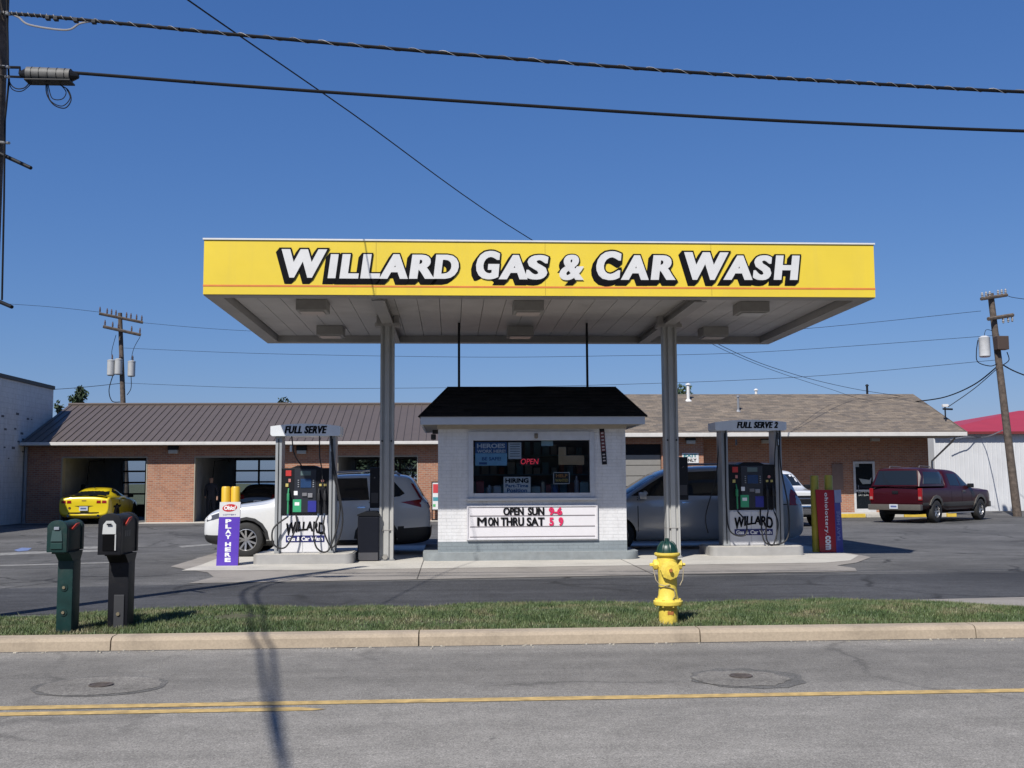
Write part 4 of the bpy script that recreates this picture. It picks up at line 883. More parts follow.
# ================================================================== MAILBOXES
def mailbox(gx, gy, bxpx, ytop, ybot, wbox, lbox, m, label, doorm, big, num):
    g = G(gx, gy, .10); x, y = g.x, g.y; zb = .08
    t = thing('mailbox', (x, y, zb), label, 'mailbox', 'mailboxes at the kerb')
    yf = y-.28; z1 = P(bxpx, ytop, yf).z; z0 = P(bxpx, ybot, yf).z; cx_ = P(bxpx, 540, yf).x
    hw = wbox/2; n_ = 10; hgt = z1-z0
    def prof(e, dz=0): return [(cx_-hw-e, z0-e), (cx_+hw+e, z0-e)]+[(cx_+(hw+e)*math.cos(math.pi*i/n_), z1-hw*.75+(hw*.75+e)*math.sin(math.pi*i/n_)) for i in range(n_+1)]
    mb = MB(); mb.prism([(a_, yf+.02, b_) for a_, b_ in prof(0)], (0, lbox-.02, 0), bev=.004); box = mb.build('box', m, t, smooth=True, angle=35)
    mb = MB(); mb.prism([(a_, yf-.02, b_) for a_, b_ in prof(.012)], (0, .055, 0), bev=.006)
    mb.prism([(a_, yf+lbox-.05, b_) for a_, b_ in prof(.010)], (0, .06, 0), bev=.006); mb.build('rim', m, t, smooth=True, angle=35)
    dw = hw*.66
    if big:
        mb = MB(); mb.prism([(cx_-dw, yf-.034, z0+hgt*.50), (cx_+dw, yf-.034, z0+hgt*.50), (cx_+dw*.95, yf-.026, z0+hgt*.74), (cx_+dw*.5, yf-.024, z0+hgt*.84), (cx_-dw*.5, yf-.024, z0+hgt*.84), (cx_-dw*.95, yf-.026, z0+hgt*.74)], (0, .008, 0)); d = mb.build('door', doorm, t)
        mb = MB(); mb.box(cx_-dw*.95, cx_+dw*.80, yf-.028, yf-.0205, z0+hgt*.08, z0+hgt*.49); mb.build('opening', mat('slot_black', (.006, .006, .007), .9, spec=.05), t)
        mb = MB(); mb.box(cx_+dw*.84, cx_+dw*1.02, yf-.032, yf-.0205, z0+hgt*.08, z0+hgt*.49); mb.build('inner_edge', doorm, t)
        mb = MB(); mb.box(cx_-dw*.35, cx_+dw*.35, yf-.045, yf-.035, z0+hgt*.73, z0+hgt*.77, .003); mb.build('handle', DARK, d)
    else:
        mb = MB(); mb.prism([(cx_-dw, yf-.030, z0+hgt*.33), (cx_+dw, yf-.030, z0+hgt*.33), (cx_+dw*.80, yf-.026, z0+hgt*.70), (cx_-dw*.80, yf-.026, z0+hgt*.70)], (0, .008, 0)); d = mb.build('door', doorm, t)
        mb = MB(); mb.box(cx_-dw, cx_+dw, yf-.030, yf-.0205, z0+hgt*.07, z0+hgt*.28, .004); mb.build('lower_panel', mat('mailbox_green_light', (.01, .05, .045), .45), t)
        mb = MB(); mb.box(cx_-dw*.45, cx_+dw*.45, yf-.038, yf-.0205, z0+hgt*.72, z0+hgt*.82, .004); mb.build('handle', mat('handle_grey', (.3, .33, .38), .35), d)
    # flag
    rx_ = cx_+hw; mb = MB(); mb.prism([(rx_+.012, yf+.10, z1-hgt*.26), (rx_+.012, yf+.12, z1-hgt*.31), (rx_+.012, yf+.30, z1-hgt*.14), (rx_+.012, yf+.30, z1-hgt*.08), (rx_+.012, yf+.22, z1-hgt*.10)], (.008, 0, 0)); mb.build('flag', mat('flag_red', (.62, .06, .03), .5), t)
    if num:
        mb = MB(); text(mb, num, (0, .14, 0, .06), (Vector((rx_+.002, yf+.14, z0+hgt*.42)), Vector((0, 1, 0)), Vector((0, 0, 1)), Vector((1, 0, 0))), .0, space=1.6); mb.build('house_number', mat('number_silver', (.45, .45, .47)), box, recalc=False)
    # post
    pw = .075 if not big else .10; cy = yf+lbox*.5; mb = MB()
    mb.box(cx_-pw+.04, cx_+pw+.04, cy-.11, cy+.11, zb, z0-.10, .02)
    mb.prism([(cx_-pw+.045, cy-.10, z0-.11), (cx_-pw+.045, cy+.10, z0-.11), (cx_-pw+.045, cy+.17, z0-.015), (cx_-pw+.045, cy-.22, z0-.015)], (2*pw-.01, 0, 0))
    pst = mb.build('post', m, t, smooth=True, angle=35)
    mb = MB(); mb.box(cx_-hw*.7, cx_+hw*.9, cy-.22, cy+.18, z0-.03, z0-.001, .01)
    mb.build('bracket', m, t)
    if big:
        mb = MB(); mb.box(cx_+.005, cx_+.105, cy-.122, cy-.1105, zb+.01, z0-.42, .006); mb.build('front_plate', mat('post_grey', (.05, .052, .058), .5), pst)
        mb = MB(); mb.cyl((cx_+.05, cy-.124, zb+.17), (cx_+.05, cy-.134, zb+.17), .018); mb.build('bolt', mat('brass_bolt', (.35, .3, .2), .4, .5), pst)
    else:
        for zz_ in (.22, .46):
            mb = MB(); mb.lathe([(.036, 0), (.036, .006), (.026, .006), (.024, .001)], (cx_+.035, cy-.117, zb+zz_), 'Y', 16); mb.build('bolt_recess', mat('mailbox_green_dark', (.006, .03, .028), .4), pst)
            mb = MB(); mb.cyl((cx_+.035, cy-.119, zb+zz_), (cx_+.035, cy-.128, zb+zz_), .014); mb.build('bolt', mat('brass_bolt', (.35, .3, .2), .4, .5), pst)
MG = mat('mailbox_green', (.006, .036, .034), .48, 0, .25, 8, spec=.35, dirt=.25); MK = mat('mailbox_black', (.006, .007, .011), .48, 0, .2, 8, spec=.3, dirt=.15)
mailbox(68, 631, 57.5, 521.5, 551, .165, .46, MG, 'dark green plastic mailbox on the left, on its own post', mat('mailbox_door_grey', (.055, .10, .10), .35), False, '')
mailbox(121, 627.5, 110, 514.5, 553.5, .20, .56, MK, 'larger black mailbox with its white inner door showing', mat('mailbox_door_white', (.55, .56, .55), .4), True, '111')
exec_marker = 0
# ================================================================== BUILDINGS
BY = 42.5
def bx_(px): return P(px, 480, BY).x
cw = thing('car_wash_building', (-7.5, 46, 0), 'long low red brick car wash with brown metal roof and three open bays', 'building')
XL, XM = -16.76, 2.0
bays = [(bx_(62), bx_(146)), (bx_(195), bx_(281)), (bx_(338), bx_(417))]
ot = P(230, 457.5, BY).z
mb = MB(); xe = [XL]+[v for b_ in bays for v in b_]+[XM]
for i in range(0, len(xe), 2): mb.box(xe[i], xe[i+1], BY, BY+.3, 0, 3.02)
for a_, b_ in bays: mb.box(a_, b_, BY, BY+.3, ot, 3.02)
mb.box(XL, XL+.3, BY+.3, 50.2, 0, 3.02)
wl = mb.build('wall', BRICK, cw)
mb = MB(); xe2 = [XL]+[v for b_ in bays for v in b_]+[XM]
for i in range(0, len(xe2), 2): mb.box(xe2[i]+(.3 if i == 0 else 0), xe2[i+1], 50.2, 50.5, 0, 3.02)
for a_, b_ in bays: mb.box(a_, b_, 50.2, 50.5, 2.62, 3.02)
for a_, b_ in bays:
    mb.box(a_-.3, a_-.02, BY+.31, 50.19, 0, 3.0); mb.box(b_+.02, b_+.3, BY+.31, 50.19, 0, 3.0)
mb.box(XL+.31, XM, BY+.31, 50.19, 3.03, 3.06)
mb.build('bay_wall', GRRM, cw)
for a_, b_ in bays:
    mb = MB(); mb.box(a_-.04, a_+.001, BY-.01, BY+.33, 0, ot+.05, m=None); mb.box(b_-.001, b_+.04, BY-.01, BY+.33, 0, ot+.05); mb.box(a_+.001, b_-.001, BY-.01, BY+.33, ot+.0, ot+.05)
    mb.build('bay_frame', mat('bay_frame_cream', (.38, .34, .27), .6), cw)
mb = MB()
for a_, b_ in bays: mb.box(a_, b_, BY+.3, 50.2, .006, .02)
mb.build('bay_floor', mat('wet_concrete', (.16, .155, .15), .5, 0, .2, 2), cw)
DF = mat('door_frame_black', (.025, .025, .03), .5)
for bi, (a_, b_) in enumerate(bays):
    nx, nz = 3, 5; Yd = 50.1; mb = MB(); H = 2.62; wd = (b_-a_)/nx
    for i in range(nx+1): mb.box(a_+i*wd-(.0 if i == 0 else .045), a_+i*wd+(.0 if i == nx else .045), Yd, Yd+.05, 0, H)
    for k in range(nz+1):
        z = H*k/nz
        for i in range(nx): mb.box(a_+i*wd+(.045 if i else .045), a_+(i+1)*wd-.045, Yd+.002, Yd+.048, max(0, z-.04), min(H, z+.04))
    dr = mb.build('bay_door', DF, cw)
    mb = MB(); mb.box(a_+.045, b_-.045, Yd+.02, Yd+.026, H*1/nz+.04, H-.04); mb.build('pane', GLW, dr)
    mb = MB(); mb.box(a_+.045, b_-.045, Yd+.02, Yd+.03, .04, H*1/nz-.04); mb.build('lower_panel', DF, dr)
# hose boom / equipment in bays
for (a_, b_) in bays[:2]:
    mb = MB(); mb.cyl((a_+.8, 45, 2.95), (a_+.8, 45, 2.4), .03); mb.tube([(a_+.8, 45, 2.5), (a_+.2, 45, 2.45), (a_+.12, 45, 1.6), (a_+.16, 45.1, 1.0)], .02); mb.box(a_+.02, a_+.18, 44.6, 45.0, 1.0, 1.5, .02)
    mb.build('wash_boom', DARK, cw)
# metal roof with standing seams
def gable(x0, x1, ye, yr, yb, ze, zr, th=.12):
    return [((x0, ye, ze), (x1, ye, ze), (x1, yr, zr), (x0, yr, zr)), ((x0, yr, zr), (x1, yr, zr), (x1, yb, ze), (x0, yb, ze))]
ZE, ZR, YE, YR = 3.16, 4.97, 42.0, 47.0
mb = MB(); mb.prism([(XL-.02, YE, ZE-.10), (XL-.02, YE, ZE), (XL-.02, YR, ZR), (XL-.02, 52, ZE), (XL-.02, 52, ZE-.10), (XL-.02, YR, ZR-.12)], (XM-XL+.04, 0, 0))
d = (Vector((0, YR, ZR))-Vector((0, YE, ZE))); nrm = Vector((0, -d.z, d.y)).normalized()
x = XL+.1
while x < XM:
    a0 = Vector((x, YE, ZE))+nrm*.001; mb.prism([a0, a0+Vector((.032, 0, 0)), a0+Vector((.032, 0, 0))+nrm*.03, a0+nrm*.03], d); x += .30
rf = mb.build('roof', MROOF, cw)
mb = MB(); mb.tube([(XL-.02, YR, ZR+.03), (XM, YR, ZR+.03)], .07, 6); mb.build('ridge_cap', MROOF, rf)
mb = MB(); mb.box(XL-.03, XM, YE-.10, YE-.005, ZE-.13, ZE-.005, .02); mb.build('gutter', GUT, cw)
mb = MB(); mb.box(XL, XM, YE, BY-.002, ZE-.14, ZE-.105); mb.build('soffit', mat('dark_soffit', (.16, .12, .10), .7), cw)
mb = MB(); q = bx_(26); mb.box(q-.05, q+.05, BY-.11, BY-.01, 0, 3.0, .01); mb.build('downspout', GALV, cw)
# gable infill
mb = MB(); mb.prism([(XL+.02, YE+.4, 3.03), (XL+.02, 51.6, 3.03), (XL+.02, YR, ZR-.14)], (.2, 0, 0)); mb.build('gable', BRICK, cw)

ob = thing('office_building', (11, 46, 0), 'brick office building with brown shingle roof and white gutter', 'building')
XJ = bx_(704); XR = 20.3; ZW = 3.32; RY = 43.8
d0_, d1_ = bx_(596), bx_(662); dt = P(640, 444, BY).z
mb = MB(); mb.box(XM+.002, d0_, BY, BY+.3, 0, ZW); mb.box(d1_, XJ, BY, BY+.3, 0, ZW); mb.box(d0_, d1_, BY, BY+.3, dt, ZW)
q0_, q1_ = P(853.5, 480, RY).x, P(875, 480, RY).x; qt = P(864, 461.5, RY).z
mb.box(XJ-.3, XJ, BY+.3, RY, 0, ZW); mb.box(XJ, q0_, RY, RY+.3, 0, ZW); mb.box(q1_, XR, RY, RY+.3, 0, ZW); mb.box(q0_, q1_, RY, RY+.3, qt, ZW); mb.box(XR-.3, XR, RY+.3, 51, 0, ZW)
mb.box(XM+.002, XR, 50.7, 51, 0, ZW) if False else None
mb.build('wall', BRICK, ob)
mb = MB(); mb.box(XM+.002, XR-.31, 50.7, 51, 0, ZW); mb.build('rear_wall', BRICK, ob)
# closed slatted door
mb = MB(); n = 7; hh = dt/n
for k in range(n-1): mb.box(d0_+.02, d1_-.02, BY+.12, BY+.17, k*hh+.012, (k+1)*hh-.012, .008)
gd = mb.build('garage_door', mat('garage_door_grey', (.26, .25, .23), .55, 0, .05), ob)
mb = MB(); mb.box(d0_+.02, d1_-.02, BY+.14, BY+.15, (n-1)*hh-.01, dt); mb.build('glass_band', GLD, gd)
mb = MB(); mb.box(d0_, d1_, BY+.18, BY+.2, 0, dt); mb.build('door_backing', DARK, gd)
# roof
ZE2, ZR2, YR2, XR2 = 3.45, 5.42, 46.85, P(966, 433, 42).x
mb = MB(); mb.prism([(XM-.1, YE, ZE2-.12), (XM-.1, YE, ZE2), (XM-.1, YR2, ZR2), (XM-.1, 51.9, ZE2), (XM-.1, 51.9, ZE2-.12), (XM-.1, YR2, ZR2-.14)], (XR2-XM+.1, 0, 0))
mb.build('roof', SHB, ob)
mb = MB(); mb.box(XM-.1, XR2, YE-.11, YE-.005, ZE2-.16, ZE2+.0, .02); mb.build('gutter', GUT, ob)
mb = MB(); mb.prism([(XR2+.002, YE-.1, ZE2-.16), (XR2+.002, YE-.1, ZE2+.005), (XR2+.002, YR2, ZR2+.005), (XR2+.002, YR2, ZR2-.15)], (.02, 0, 0)); mb.build('rake_board', mat('rake_brown', (.2, .16, .13), .7), ob)
mb = MB(); mb.box(XM, XR2-.02, YE, RY-.002, ZE2-.18, ZE2-.125); mb.build('soffit', mat('dark_soffit', (.16, .12, .10), .7), ob)
mb = MB(); mb.prism([(XR-.2, YE+.4, ZW+.002), (XR-.2, 51.5, ZW+.002), (XR-.2, YR2, ZR2-.16)], (.19, 0, 0)); mb.build('gable', BRICK, ob)
# vents on the roof
def roofz(y): return ZE2+(ZR2-ZE2)*(y-YE)/(YR2-YE)
for px, pt, pb, yy, r_, m_ in ((738, 397, 413, 44.6, .05, GALV), (688, 385, 400, 46.0, .07, WHT), (867, 386, 396, 47.6, .05, DARK), (756, 390.5, 393.5, 47.2, .06, WHT)):
    q = P(px, pt, yy); mb = MB(); mb.cyl((q.x, yy, (roofz(yy) if yy < YR2 else ZR2-(yy-YR2)*.38)-.05), (q.x, yy, q.z), r_, seg=10); mb.lathe([(r_*1.7, 0), (r_*1.5, .05), (.01, .09)], (q.x, yy, q.z), seg=10); mb.lathe([(r_*2.6, -.06), (r_*1.1, .06)], (q.x, yy, roofz(min(yy, YR2-.1))), seg=10)
    mb.build('roof_vent', m_, ob)
# door with frame
mb = MB(); fw = .09
mb.box(q0_, q0_+fw, RY-.03, RY+.1, .15, qt); mb.box(q1_-fw, q1_, RY-.03, RY+.1, .15, qt); mb.box(q0_+fw, q1_-fw, RY-.03, RY+.1, qt-fw, qt); mb.box(q0_+fw, q1_-fw, RY-.028, RY+.09, 1.02, 1.10); mb.box(q0_+fw, q1_-fw, RY-.028, RY+.09, .15, .30)
gl_ = mb.build('door', mat('door_frame_white', (.6, .6, .6), .4), ob)
mb = MB(); mb.box(q0_+fw, q1_-fw, RY+.02, RY+.03, .30, qt-fw); mb.build('pane', GLD, gl_)
mb = MB(); mb.cyl((q0_+.18, RY-.05, .95), (q0_+.18, RY-.05, 1.3), .012); mb.build('handle', CHROME, gl_)
mb = MB(); fd = frontframe(RY+.018); r = prect(858, 872, 478.5, 485, RY)
text(mb, 'OPEN', prect(858, 869.5, 490.5, 493, RY), fd, .02); text(mb, 'SAT SUN', prect(858.5, 868.5, 494, 496, RY), fd, .02)
mb.prism([(r[0]+.05, RY+.015, r[3]), (r[0]+.2, RY+.015, r[3]-.02), (r[1]-.1, RY+.015, r[3]-.06), (r[1], RY+.015, r[3]+.06), (r[1]-.06, RY+.015, r[2]+.05), (r[0]+.2, RY+.015, r[2]+.04)], (0, .003, 0)); r = prect(855.5, 859, 463.5, 467, RY); mb.box(r[0], r[1], RY+.014, RY+.018, r[2], r[3])
mb.build('decal', mat('pale_decal', (.4, .42, .4)), gl_)
# faint framed notices on the recessed wall
mb = MB()
for a_, b_, c_, d_ in ((832, 843, 464, 490),): 
    r = prect(a_, b_, c_, d_, RY); mb.box(r[0], r[1], RY-.03, RY-.002, r[2], r[3], .01)
mb.build('wall_panel', mat('faded_panel', (.24, .16, .13), .7), ob)
# eave lights
for px, py, yy, own, lbn in ((174, 449.5, BY, cw, 0), (302, 450, BY, cw, 0), (690, 440, BY, ob, 0), (765, 439.5, RY, ob, 0), (874, 437.5, RY, ob, 0)):
    q = P(px, py, yy); mb = MB(); mb.box(q.x-.2, q.x+.2, yy-.20, yy-.003, q.z-.02, q.z+.16, .015); f_ = mb.build('wall_light', DARK, own)
    mb = MB(); mb.box(q.x-.18, q.x+.18, yy-.19, yy-.02, q.z-.16, q.z-.022, .015); mb.build('lens', mat('light_lens', (.5, .5, .47), .3), f_)
# EXIT ONLY sign
r = prect(682, 698.5, 453, 463, BY); t = thing('exit_sign', ((r[0]+r[1])/2, BY-.02, r[2]), 'small white EXIT ONLY sign on the brick wall', 'sign')
mb = MB(); mb.box(r[0], r[1], BY-.02, BY-.003, r[2], r[3]); mb.build('panel', WHT, t)
mb = MB(); text(mb, 'EXIT', prect(683.5, 697, 454, 457.3, BY), frontframe(BY-.02), .035); mb.build('lettering', mat('teal_vinyl', (.04, .25, .28), .5), t, recalc=False)
mb = MB(); text(mb, 'ONLY', prect(684, 696.5, 458.5, 461.8, BY), frontframe(BY-.02), .035); mb.build('lettering', BLK, t, recalc=False)
# poster stand by the brick pier
r = prect(431.5, 440, 481.5, 515, 42.2); t = thing('poster_stand', ((r[0]+r[1])/2, 42.2, 0), 'black framed stand with a red white and teal poster at the brick pier', 'poster stand')
mb = MB(); mb.box(r[0], r[1], 42.2, 42.26, r[2]+.18, r[3]); mb.box(r[0]+.0, r[0]+.05, 42.2, 42.26, 0, r[2]+.179); mb.box(r[1]-.05, r[1], 42.2, 42.26, 0, r[2]+.179); mb.box(r[0], r[1], 42.05, 42.4, .012, .05); mb.build('frame', DARK, t)
w_ = r[1]-r[0]; z0_, z1_ = r[2]+.22, r[3]-.05; hh = z1_-z0_
mb = MB(); mb.box(r[0]+.04, r[1]-.04, 42.19, 42.199, z0_, z1_); ps = mb.build('poster', WHT, t)
mb = MB(); mb.box(r[0]+.06, r[1]-.06, 42.183, 42.189, z0_+hh*.62, z0_+hh*.95); mb.build('red_print', mat('poster_red', (.6, .05, .06)), ps)
mb = MB(); mb.box(r[0]+.06, r[1]-.06, 42.183, 42.189, z0_+hh*.32, z0_+hh*.46); mb.build('teal_print', mat('poster_teal', (.06, .3, .36)), ps)
mb = MB(); mb.box(r[0]+.06, r[0]+.16, 42.183, 42.189, z0_+hh*.1, z0_+hh*.2); mb.build('green_print', mat('poster_green', (.1, .45, .15)), ps)

# white block building on the left
wb = thing('white_building', (-20, 32, 0), 'tall white painted block building at the left edge of the lot', 'building')
mb = MB(); mb.box(-26, -16.82, 18, 45.3, 0, 5.5); mb.build('wall', WBRICK, wb)
mb = MB(); mb.box(-26.05, -16.77, 17.95, 45.35, 5.5, 5.66, .02); mb.build('coping', mat('dark_coping', (.06, .055, .05), .6), wb)
mb = MB(); q = random.Random(8)
for i in range(20):
    t_ = q.random(); y = 41.0+q.uniform(-1.2, 2.4); z = q.choice([3.6, 3.15, 2.65, 2.9, 4.2, 1.8])+q.uniform(-.15, .15); s_ = q.uniform(.02, .09)
    mb.box(-16.819, -16.816, y-s_*1.8, y+s_*1.8, z-s_*.6, z+s_*.6)
mb.build('peeled_paint', mat('peeled_dark', (.13, .12, .12), .9), wb)

# white shed with red roof on the right
sh = thing('metal_shed', (29, 52, 0), 'white ribbed metal shed with a red roof on the right', 'shed')
SW = mat('white_metal_siding', (.74, .75, .76), .5, .05, .05, 1.2, dirt=.12)
mb = MB(); mb.box(23.0, 41, 49, 62, 0, 3.72)
x = 23.05
while x < 38: mb.prism([(x, 48.9995, 0), (x+.015, 48.99, 0), (x+.035, 48.99, 0), (x+.05, 48.9995, 0)], (0, 0, 3.71)); x += .23
mb.build('wall', SW, sh)
RR = mat('red_metal_roof', (.50, .035, .04), .4, .1, .07, 1)
e = .30; cor = (20.85, 44.2, 3.5)
mb = MB(); rr = [(22.9, 48.7, 3.76), (41.2, 48.7, 3.76), (41.2, 62.3, 3.76), (22.9, 62.3, 3.76), (30.9, 55.5, 5.22), (34, 55.5, 5.22)]
mb.addmesh(rr, [(0, 1, 5, 4), (1, 2, 5), (2, 3, 4, 5), (3, 0, 4), (3, 2, 1, 0)]); mb.build('roof', RR, sh)
mb = MB(); mb.box(22.9, 41.2, 48.67, 48.696, 3.66, 3.78); mb.build('fascia', mat('dark_red_trim', (.2, .03, .03), .5), sh)
mb = MB(); mb.tube([(20.75, 42.3, 3.2), (20.7, 42.5, 3.05), (20.36, 43.6, 2.3), (20.36, 43.7, .2)], .045, 6); mb.build('downspout', GALV, ob)

# yellow parking kerbs at the office
yc = mat('kerb_yellow', (.72, .50, .06), .7, 0, .15, 4, dirt=.15)
mb = MB()
for a_, b_ in ((838, 866), (905, 935), (948, 957)):
    xa_, xb_ = P(a_, 515, 41.85).x, P(b_, 515, 41.85).x; mb.box(xa_, xb_, 41.88, 42.02, 0, .155, .02)
tag(mb.build('yellow_kerb', yc), kind='structure')
mb = MB(); mb.box(P(867, 515, 41.9).x, P(904, 515, 41.9).x, 41.9, 42.01, 0, .14, .02); struct('office_kerb', mb, CONCL)

# ================================================================== POLES AND WIRES
def wobble_pole(mb, p0, p1, r0, r1):
    n = 10; p0 = Vector(p0); p1 = Vector(p1)
    mb.tube([p0.lerp(p1, i/n) for i in range(n+1)], [r0+(r1-r0)*i/n for i in range(n+1)], 14)
pc = P(-1.0, 25, 12.6)
np_ = thing('utility_pole', (pc.x-.02, 12.6, 0), 'near dark utility pole at the left picture edge carrying the thick cables', 'utility pole')
mb = MB(); wobble_pole(mb, (pc.x-.02, 12.6, 0), (pc.x+.0, 12.6, 8.6), .14, .10); mb.build('pole', WOOD, np_, smooth=True)
for (a_, b_) in (((4, 155), (31, 168)), ((-2, 301), (12, 307))):
    p0, p1 = P(*a_, 12.6), P(*b_, 12.35); mb = MB(); mb.cyl((pc.x, 12.6, p0.z+.05), p1, .024, .022, 8); mb.build('side_arm', DARK, np_)
mb = MB(); mb.tube([P(7, 0, 12.47), P(8, 50, 12.47), P(8, 62, 12.45), P(9, 80, 12.45), P(5, 120, 12.46), P(4, 200, 12.46), P(2, 300, 12.47)], .012, 6); mb.build('riser_cable', WIRE, np_)
mb = MB(); [mb.cyl(P(-3, y, 12.6), P(9, y+1, 12.40), .018, seg=8) for y in (13, 66, 76, 142)]; mb.build('clamp', GALV, np_)
def cat(pts, k=8):
    pts = [Vector(p) for p in pts]; out = []
    for i in range(len(pts)-1):
        p0 = pts[max(i-1, 0)]; p1 = pts[i]; p2 = pts[i+1]; p3 = pts[min(i+2, len(pts)-1)]
        for j in range(k):
            s_ = j/k; out.append(.5*((2*p1)+(p2-p0)*s_+(2*p0-5*p1+4*p2-p3)*s_*s_+(3*p1-p0-3*p2+p3)*s_**3))
    return out+[pts[-1]]
def cable(name, pts, r, label, cat_='cable', m=WIRE, group=None, seg=6):
    pts = cat(pts); mb = MB(); mb.tube(pts, r, seg); return single(name, mb, m, label, cat_, group, tuple(pts[0]))
WY = 12.45
endx = [Vector((14, WY, 5.95)), Vector((26, WY, 6.4))]
top = [P(x, y, WY) for x, y in ((-3, 13), (30, 15), (95, 21), (256, 36.5), (480, 56), (700, 73), (860, 83), (1024, 92))]
t = thing('telephone_cable', tuple(top[0]), 'upper thick bundled overhead cable with silvery lashing', 'overhead cable')
mb = MB(); mb.tube(cat(top+[P(1300, 102, WY), P(1700, 100, WY)]), .022, 8); mb.build('cable', WIRE, t, smooth=True)
mb = MB(); cp = cat(top+[P(1300, 102, WY)], 60); hel = [p+Vector((0, math.cos(i*.8)*.026, math.sin(i*.8)*.026+.002)) for i, p in enumerate(cp)]; mb.tube(hel, .0045, 4); mb.build('lashing', mat('lashing_silver', (.30, .29, .28), .6, .2), t)
mb = MB(); mb.tube(cat([P(5, 12, WY), P(18, 17, WY), P(30, 25, WY), P(66, 30, WY), P(80, 23.5, WY), P(94, 21, WY)]), .012, 6); mb.build('loop', mat('loop_grey', (.35, .34, .34), .5), t)
mb = MB(); mb.tube([P(2, 12, WY), P(50, 16, WY), P(98, 20, WY)], .006, 5); mb.build('messenger_wire', GALV, t)
for x in (48, 56, 76, 94): mb = MB(); q = P(x, 18+(x-48)*.08, WY); mb.box(q.x-.025, q.x+.025, q.y-.03, q.y+.03, q.z-.025, q.z+.02, .005); mb.build('clip', DARK, t)
low = [P(x, y, WY) for x, y in ((72, 73), (90, 74), (256, 87), (480, 102.5), (700, 116.5), (860, 124.5), (1024, 131))]
t = thing('telephone_cable', tuple(low[0]), 'lower thick overhead cable leaving the grey splice box', 'overhead cable')
mb = MB(); mb.tube(cat(low+[P(1300, 138, WY), P(1700, 134, WY)]), .021, 8); mb.build('cable', WIRE, t, smooth=True)
t = thing('splice_box', tuple(P(50, 82, WY)), 'weathered grey splice box hanging on the lower cable by the pole', 'splice box')
a_, b_ = P(27.5, 74, WY), P(71, 76, WY); mb = MB(); mb.cyl(a_, b_, .085, seg=16); cs = mb.build('case', mat('splice_grey', (.13, .13, .125), .6, 0, .3, 14, dirt=.5), t, smooth=True)
mb = MB(); mb.cyl(a_-Vector((.09, 0, 0)), a_, .03, .075, 12); mb.cyl(b_, b_+Vector((.09, 0, -.005)), .075, .026, 12); mb.box(a_.x-.005, b_.x+.02, WY-.09, WY+.09, a_.z-.105, a_.z-.087, .005); mb.build('end_caps', DARK, t)
mb = MB(); [mb.cyl(a_.lerp(b_, u), a_.lerp(b_, u)+Vector((.008, 0, 0)), .088, seg=16) for u in (.12, .3, .5, .7, .88)]; mb.build('band', DARK, t)
mb = MB(); mb.tube([P(-3, 67, WY), P(20, 67.5, WY), a_-Vector((.09, 0, 0))], .017, 6); mb.tube([P(-3, 76, WY), P(20, 77, WY), P(28, 77, WY)], .014, 6); mb.build('feed_cable', WIRE, t)
mb = MB(); mb.tube(cat([P(30, 82, WY), P(24, 88, WY), P(15, 88, WY), P(9, 80, WY), P(8, 60, WY)]), .007, 5); mb.tube(cat([P(32, 83, WY), P(22, 91, WY), P(12, 89, WY), P(8, 78, WY)]), .006, 5)
mb.tube(cat([P(46, 84, WY), P(47, 95, WY), P(54, 105, WY), P(65, 108, WY), P(71, 100, WY), P(68, 90, WY), P(60, 85, WY)]), .007, 5); mb.tube(cat([P(48, 84, WY), P(52, 98, WY), P(62, 99, WY), P(66, 92, WY), P(60, 84, WY)]), .006, 5); mb.tube(cat([P(47, 84, WY), P(50, 100, WY), P(62, 106, WY), P(70, 98, WY), P(66, 88, WY)]), .006, 5); mb.build('coil', WIRE, t)
# diagonal service drop over the canopy
dd = [P(-90, -200, 7.5), P(188, 0, 13), P(350, 112, 18), P(532, 240, 25.5), P(722, 346, 36), P(790, 373, 41), P(850, 388, 45.5), P(900, 396, 46.2)]
cable('service_drop', dd, .011, 'thin overhead wire running diagonally over the canopy to the office roof')
dd2 = [P(722, 349, 36.1), P(775, 371, 40), P(830, 389, 45), P(868, 400, 45.2), P(905, 396, 46.0)]
cable('service_drop', [P(560, 257, 26), P(650, 309, 31)]+dd2, .009, 'lower twin of the diagonal wire reaching the office roof')
# cables crossing the road to the near pole (out of view overhead; their shadows cross the road)
sxy = lambda p, z: Vector((p.x-.45*z, p.y-.80*z, z))
for dx, lbl in ((0, 'left of two cables crossing the road overhead'), (11, 'right of two cables crossing the road overhead')):
    pts = [sxy(G(250+dx*1.2, 588), 7.7), sxy(G(256+dx*1.2, 620), 7.6), sxy(G(262+dx*1.1, 670), 7.45), sxy(G(273+dx*.6, 730), 7.3), sxy(G(286, 775), 7.2), sxy(G(300, 860), 7.2)]
    pole_att = Vector((pc.x, 12.6, 8.0)); cable('crossing_cable', [pole_att]+pts+[Vector((pts[-1].x+2.5, -8, 7.6))], .022, lbl)
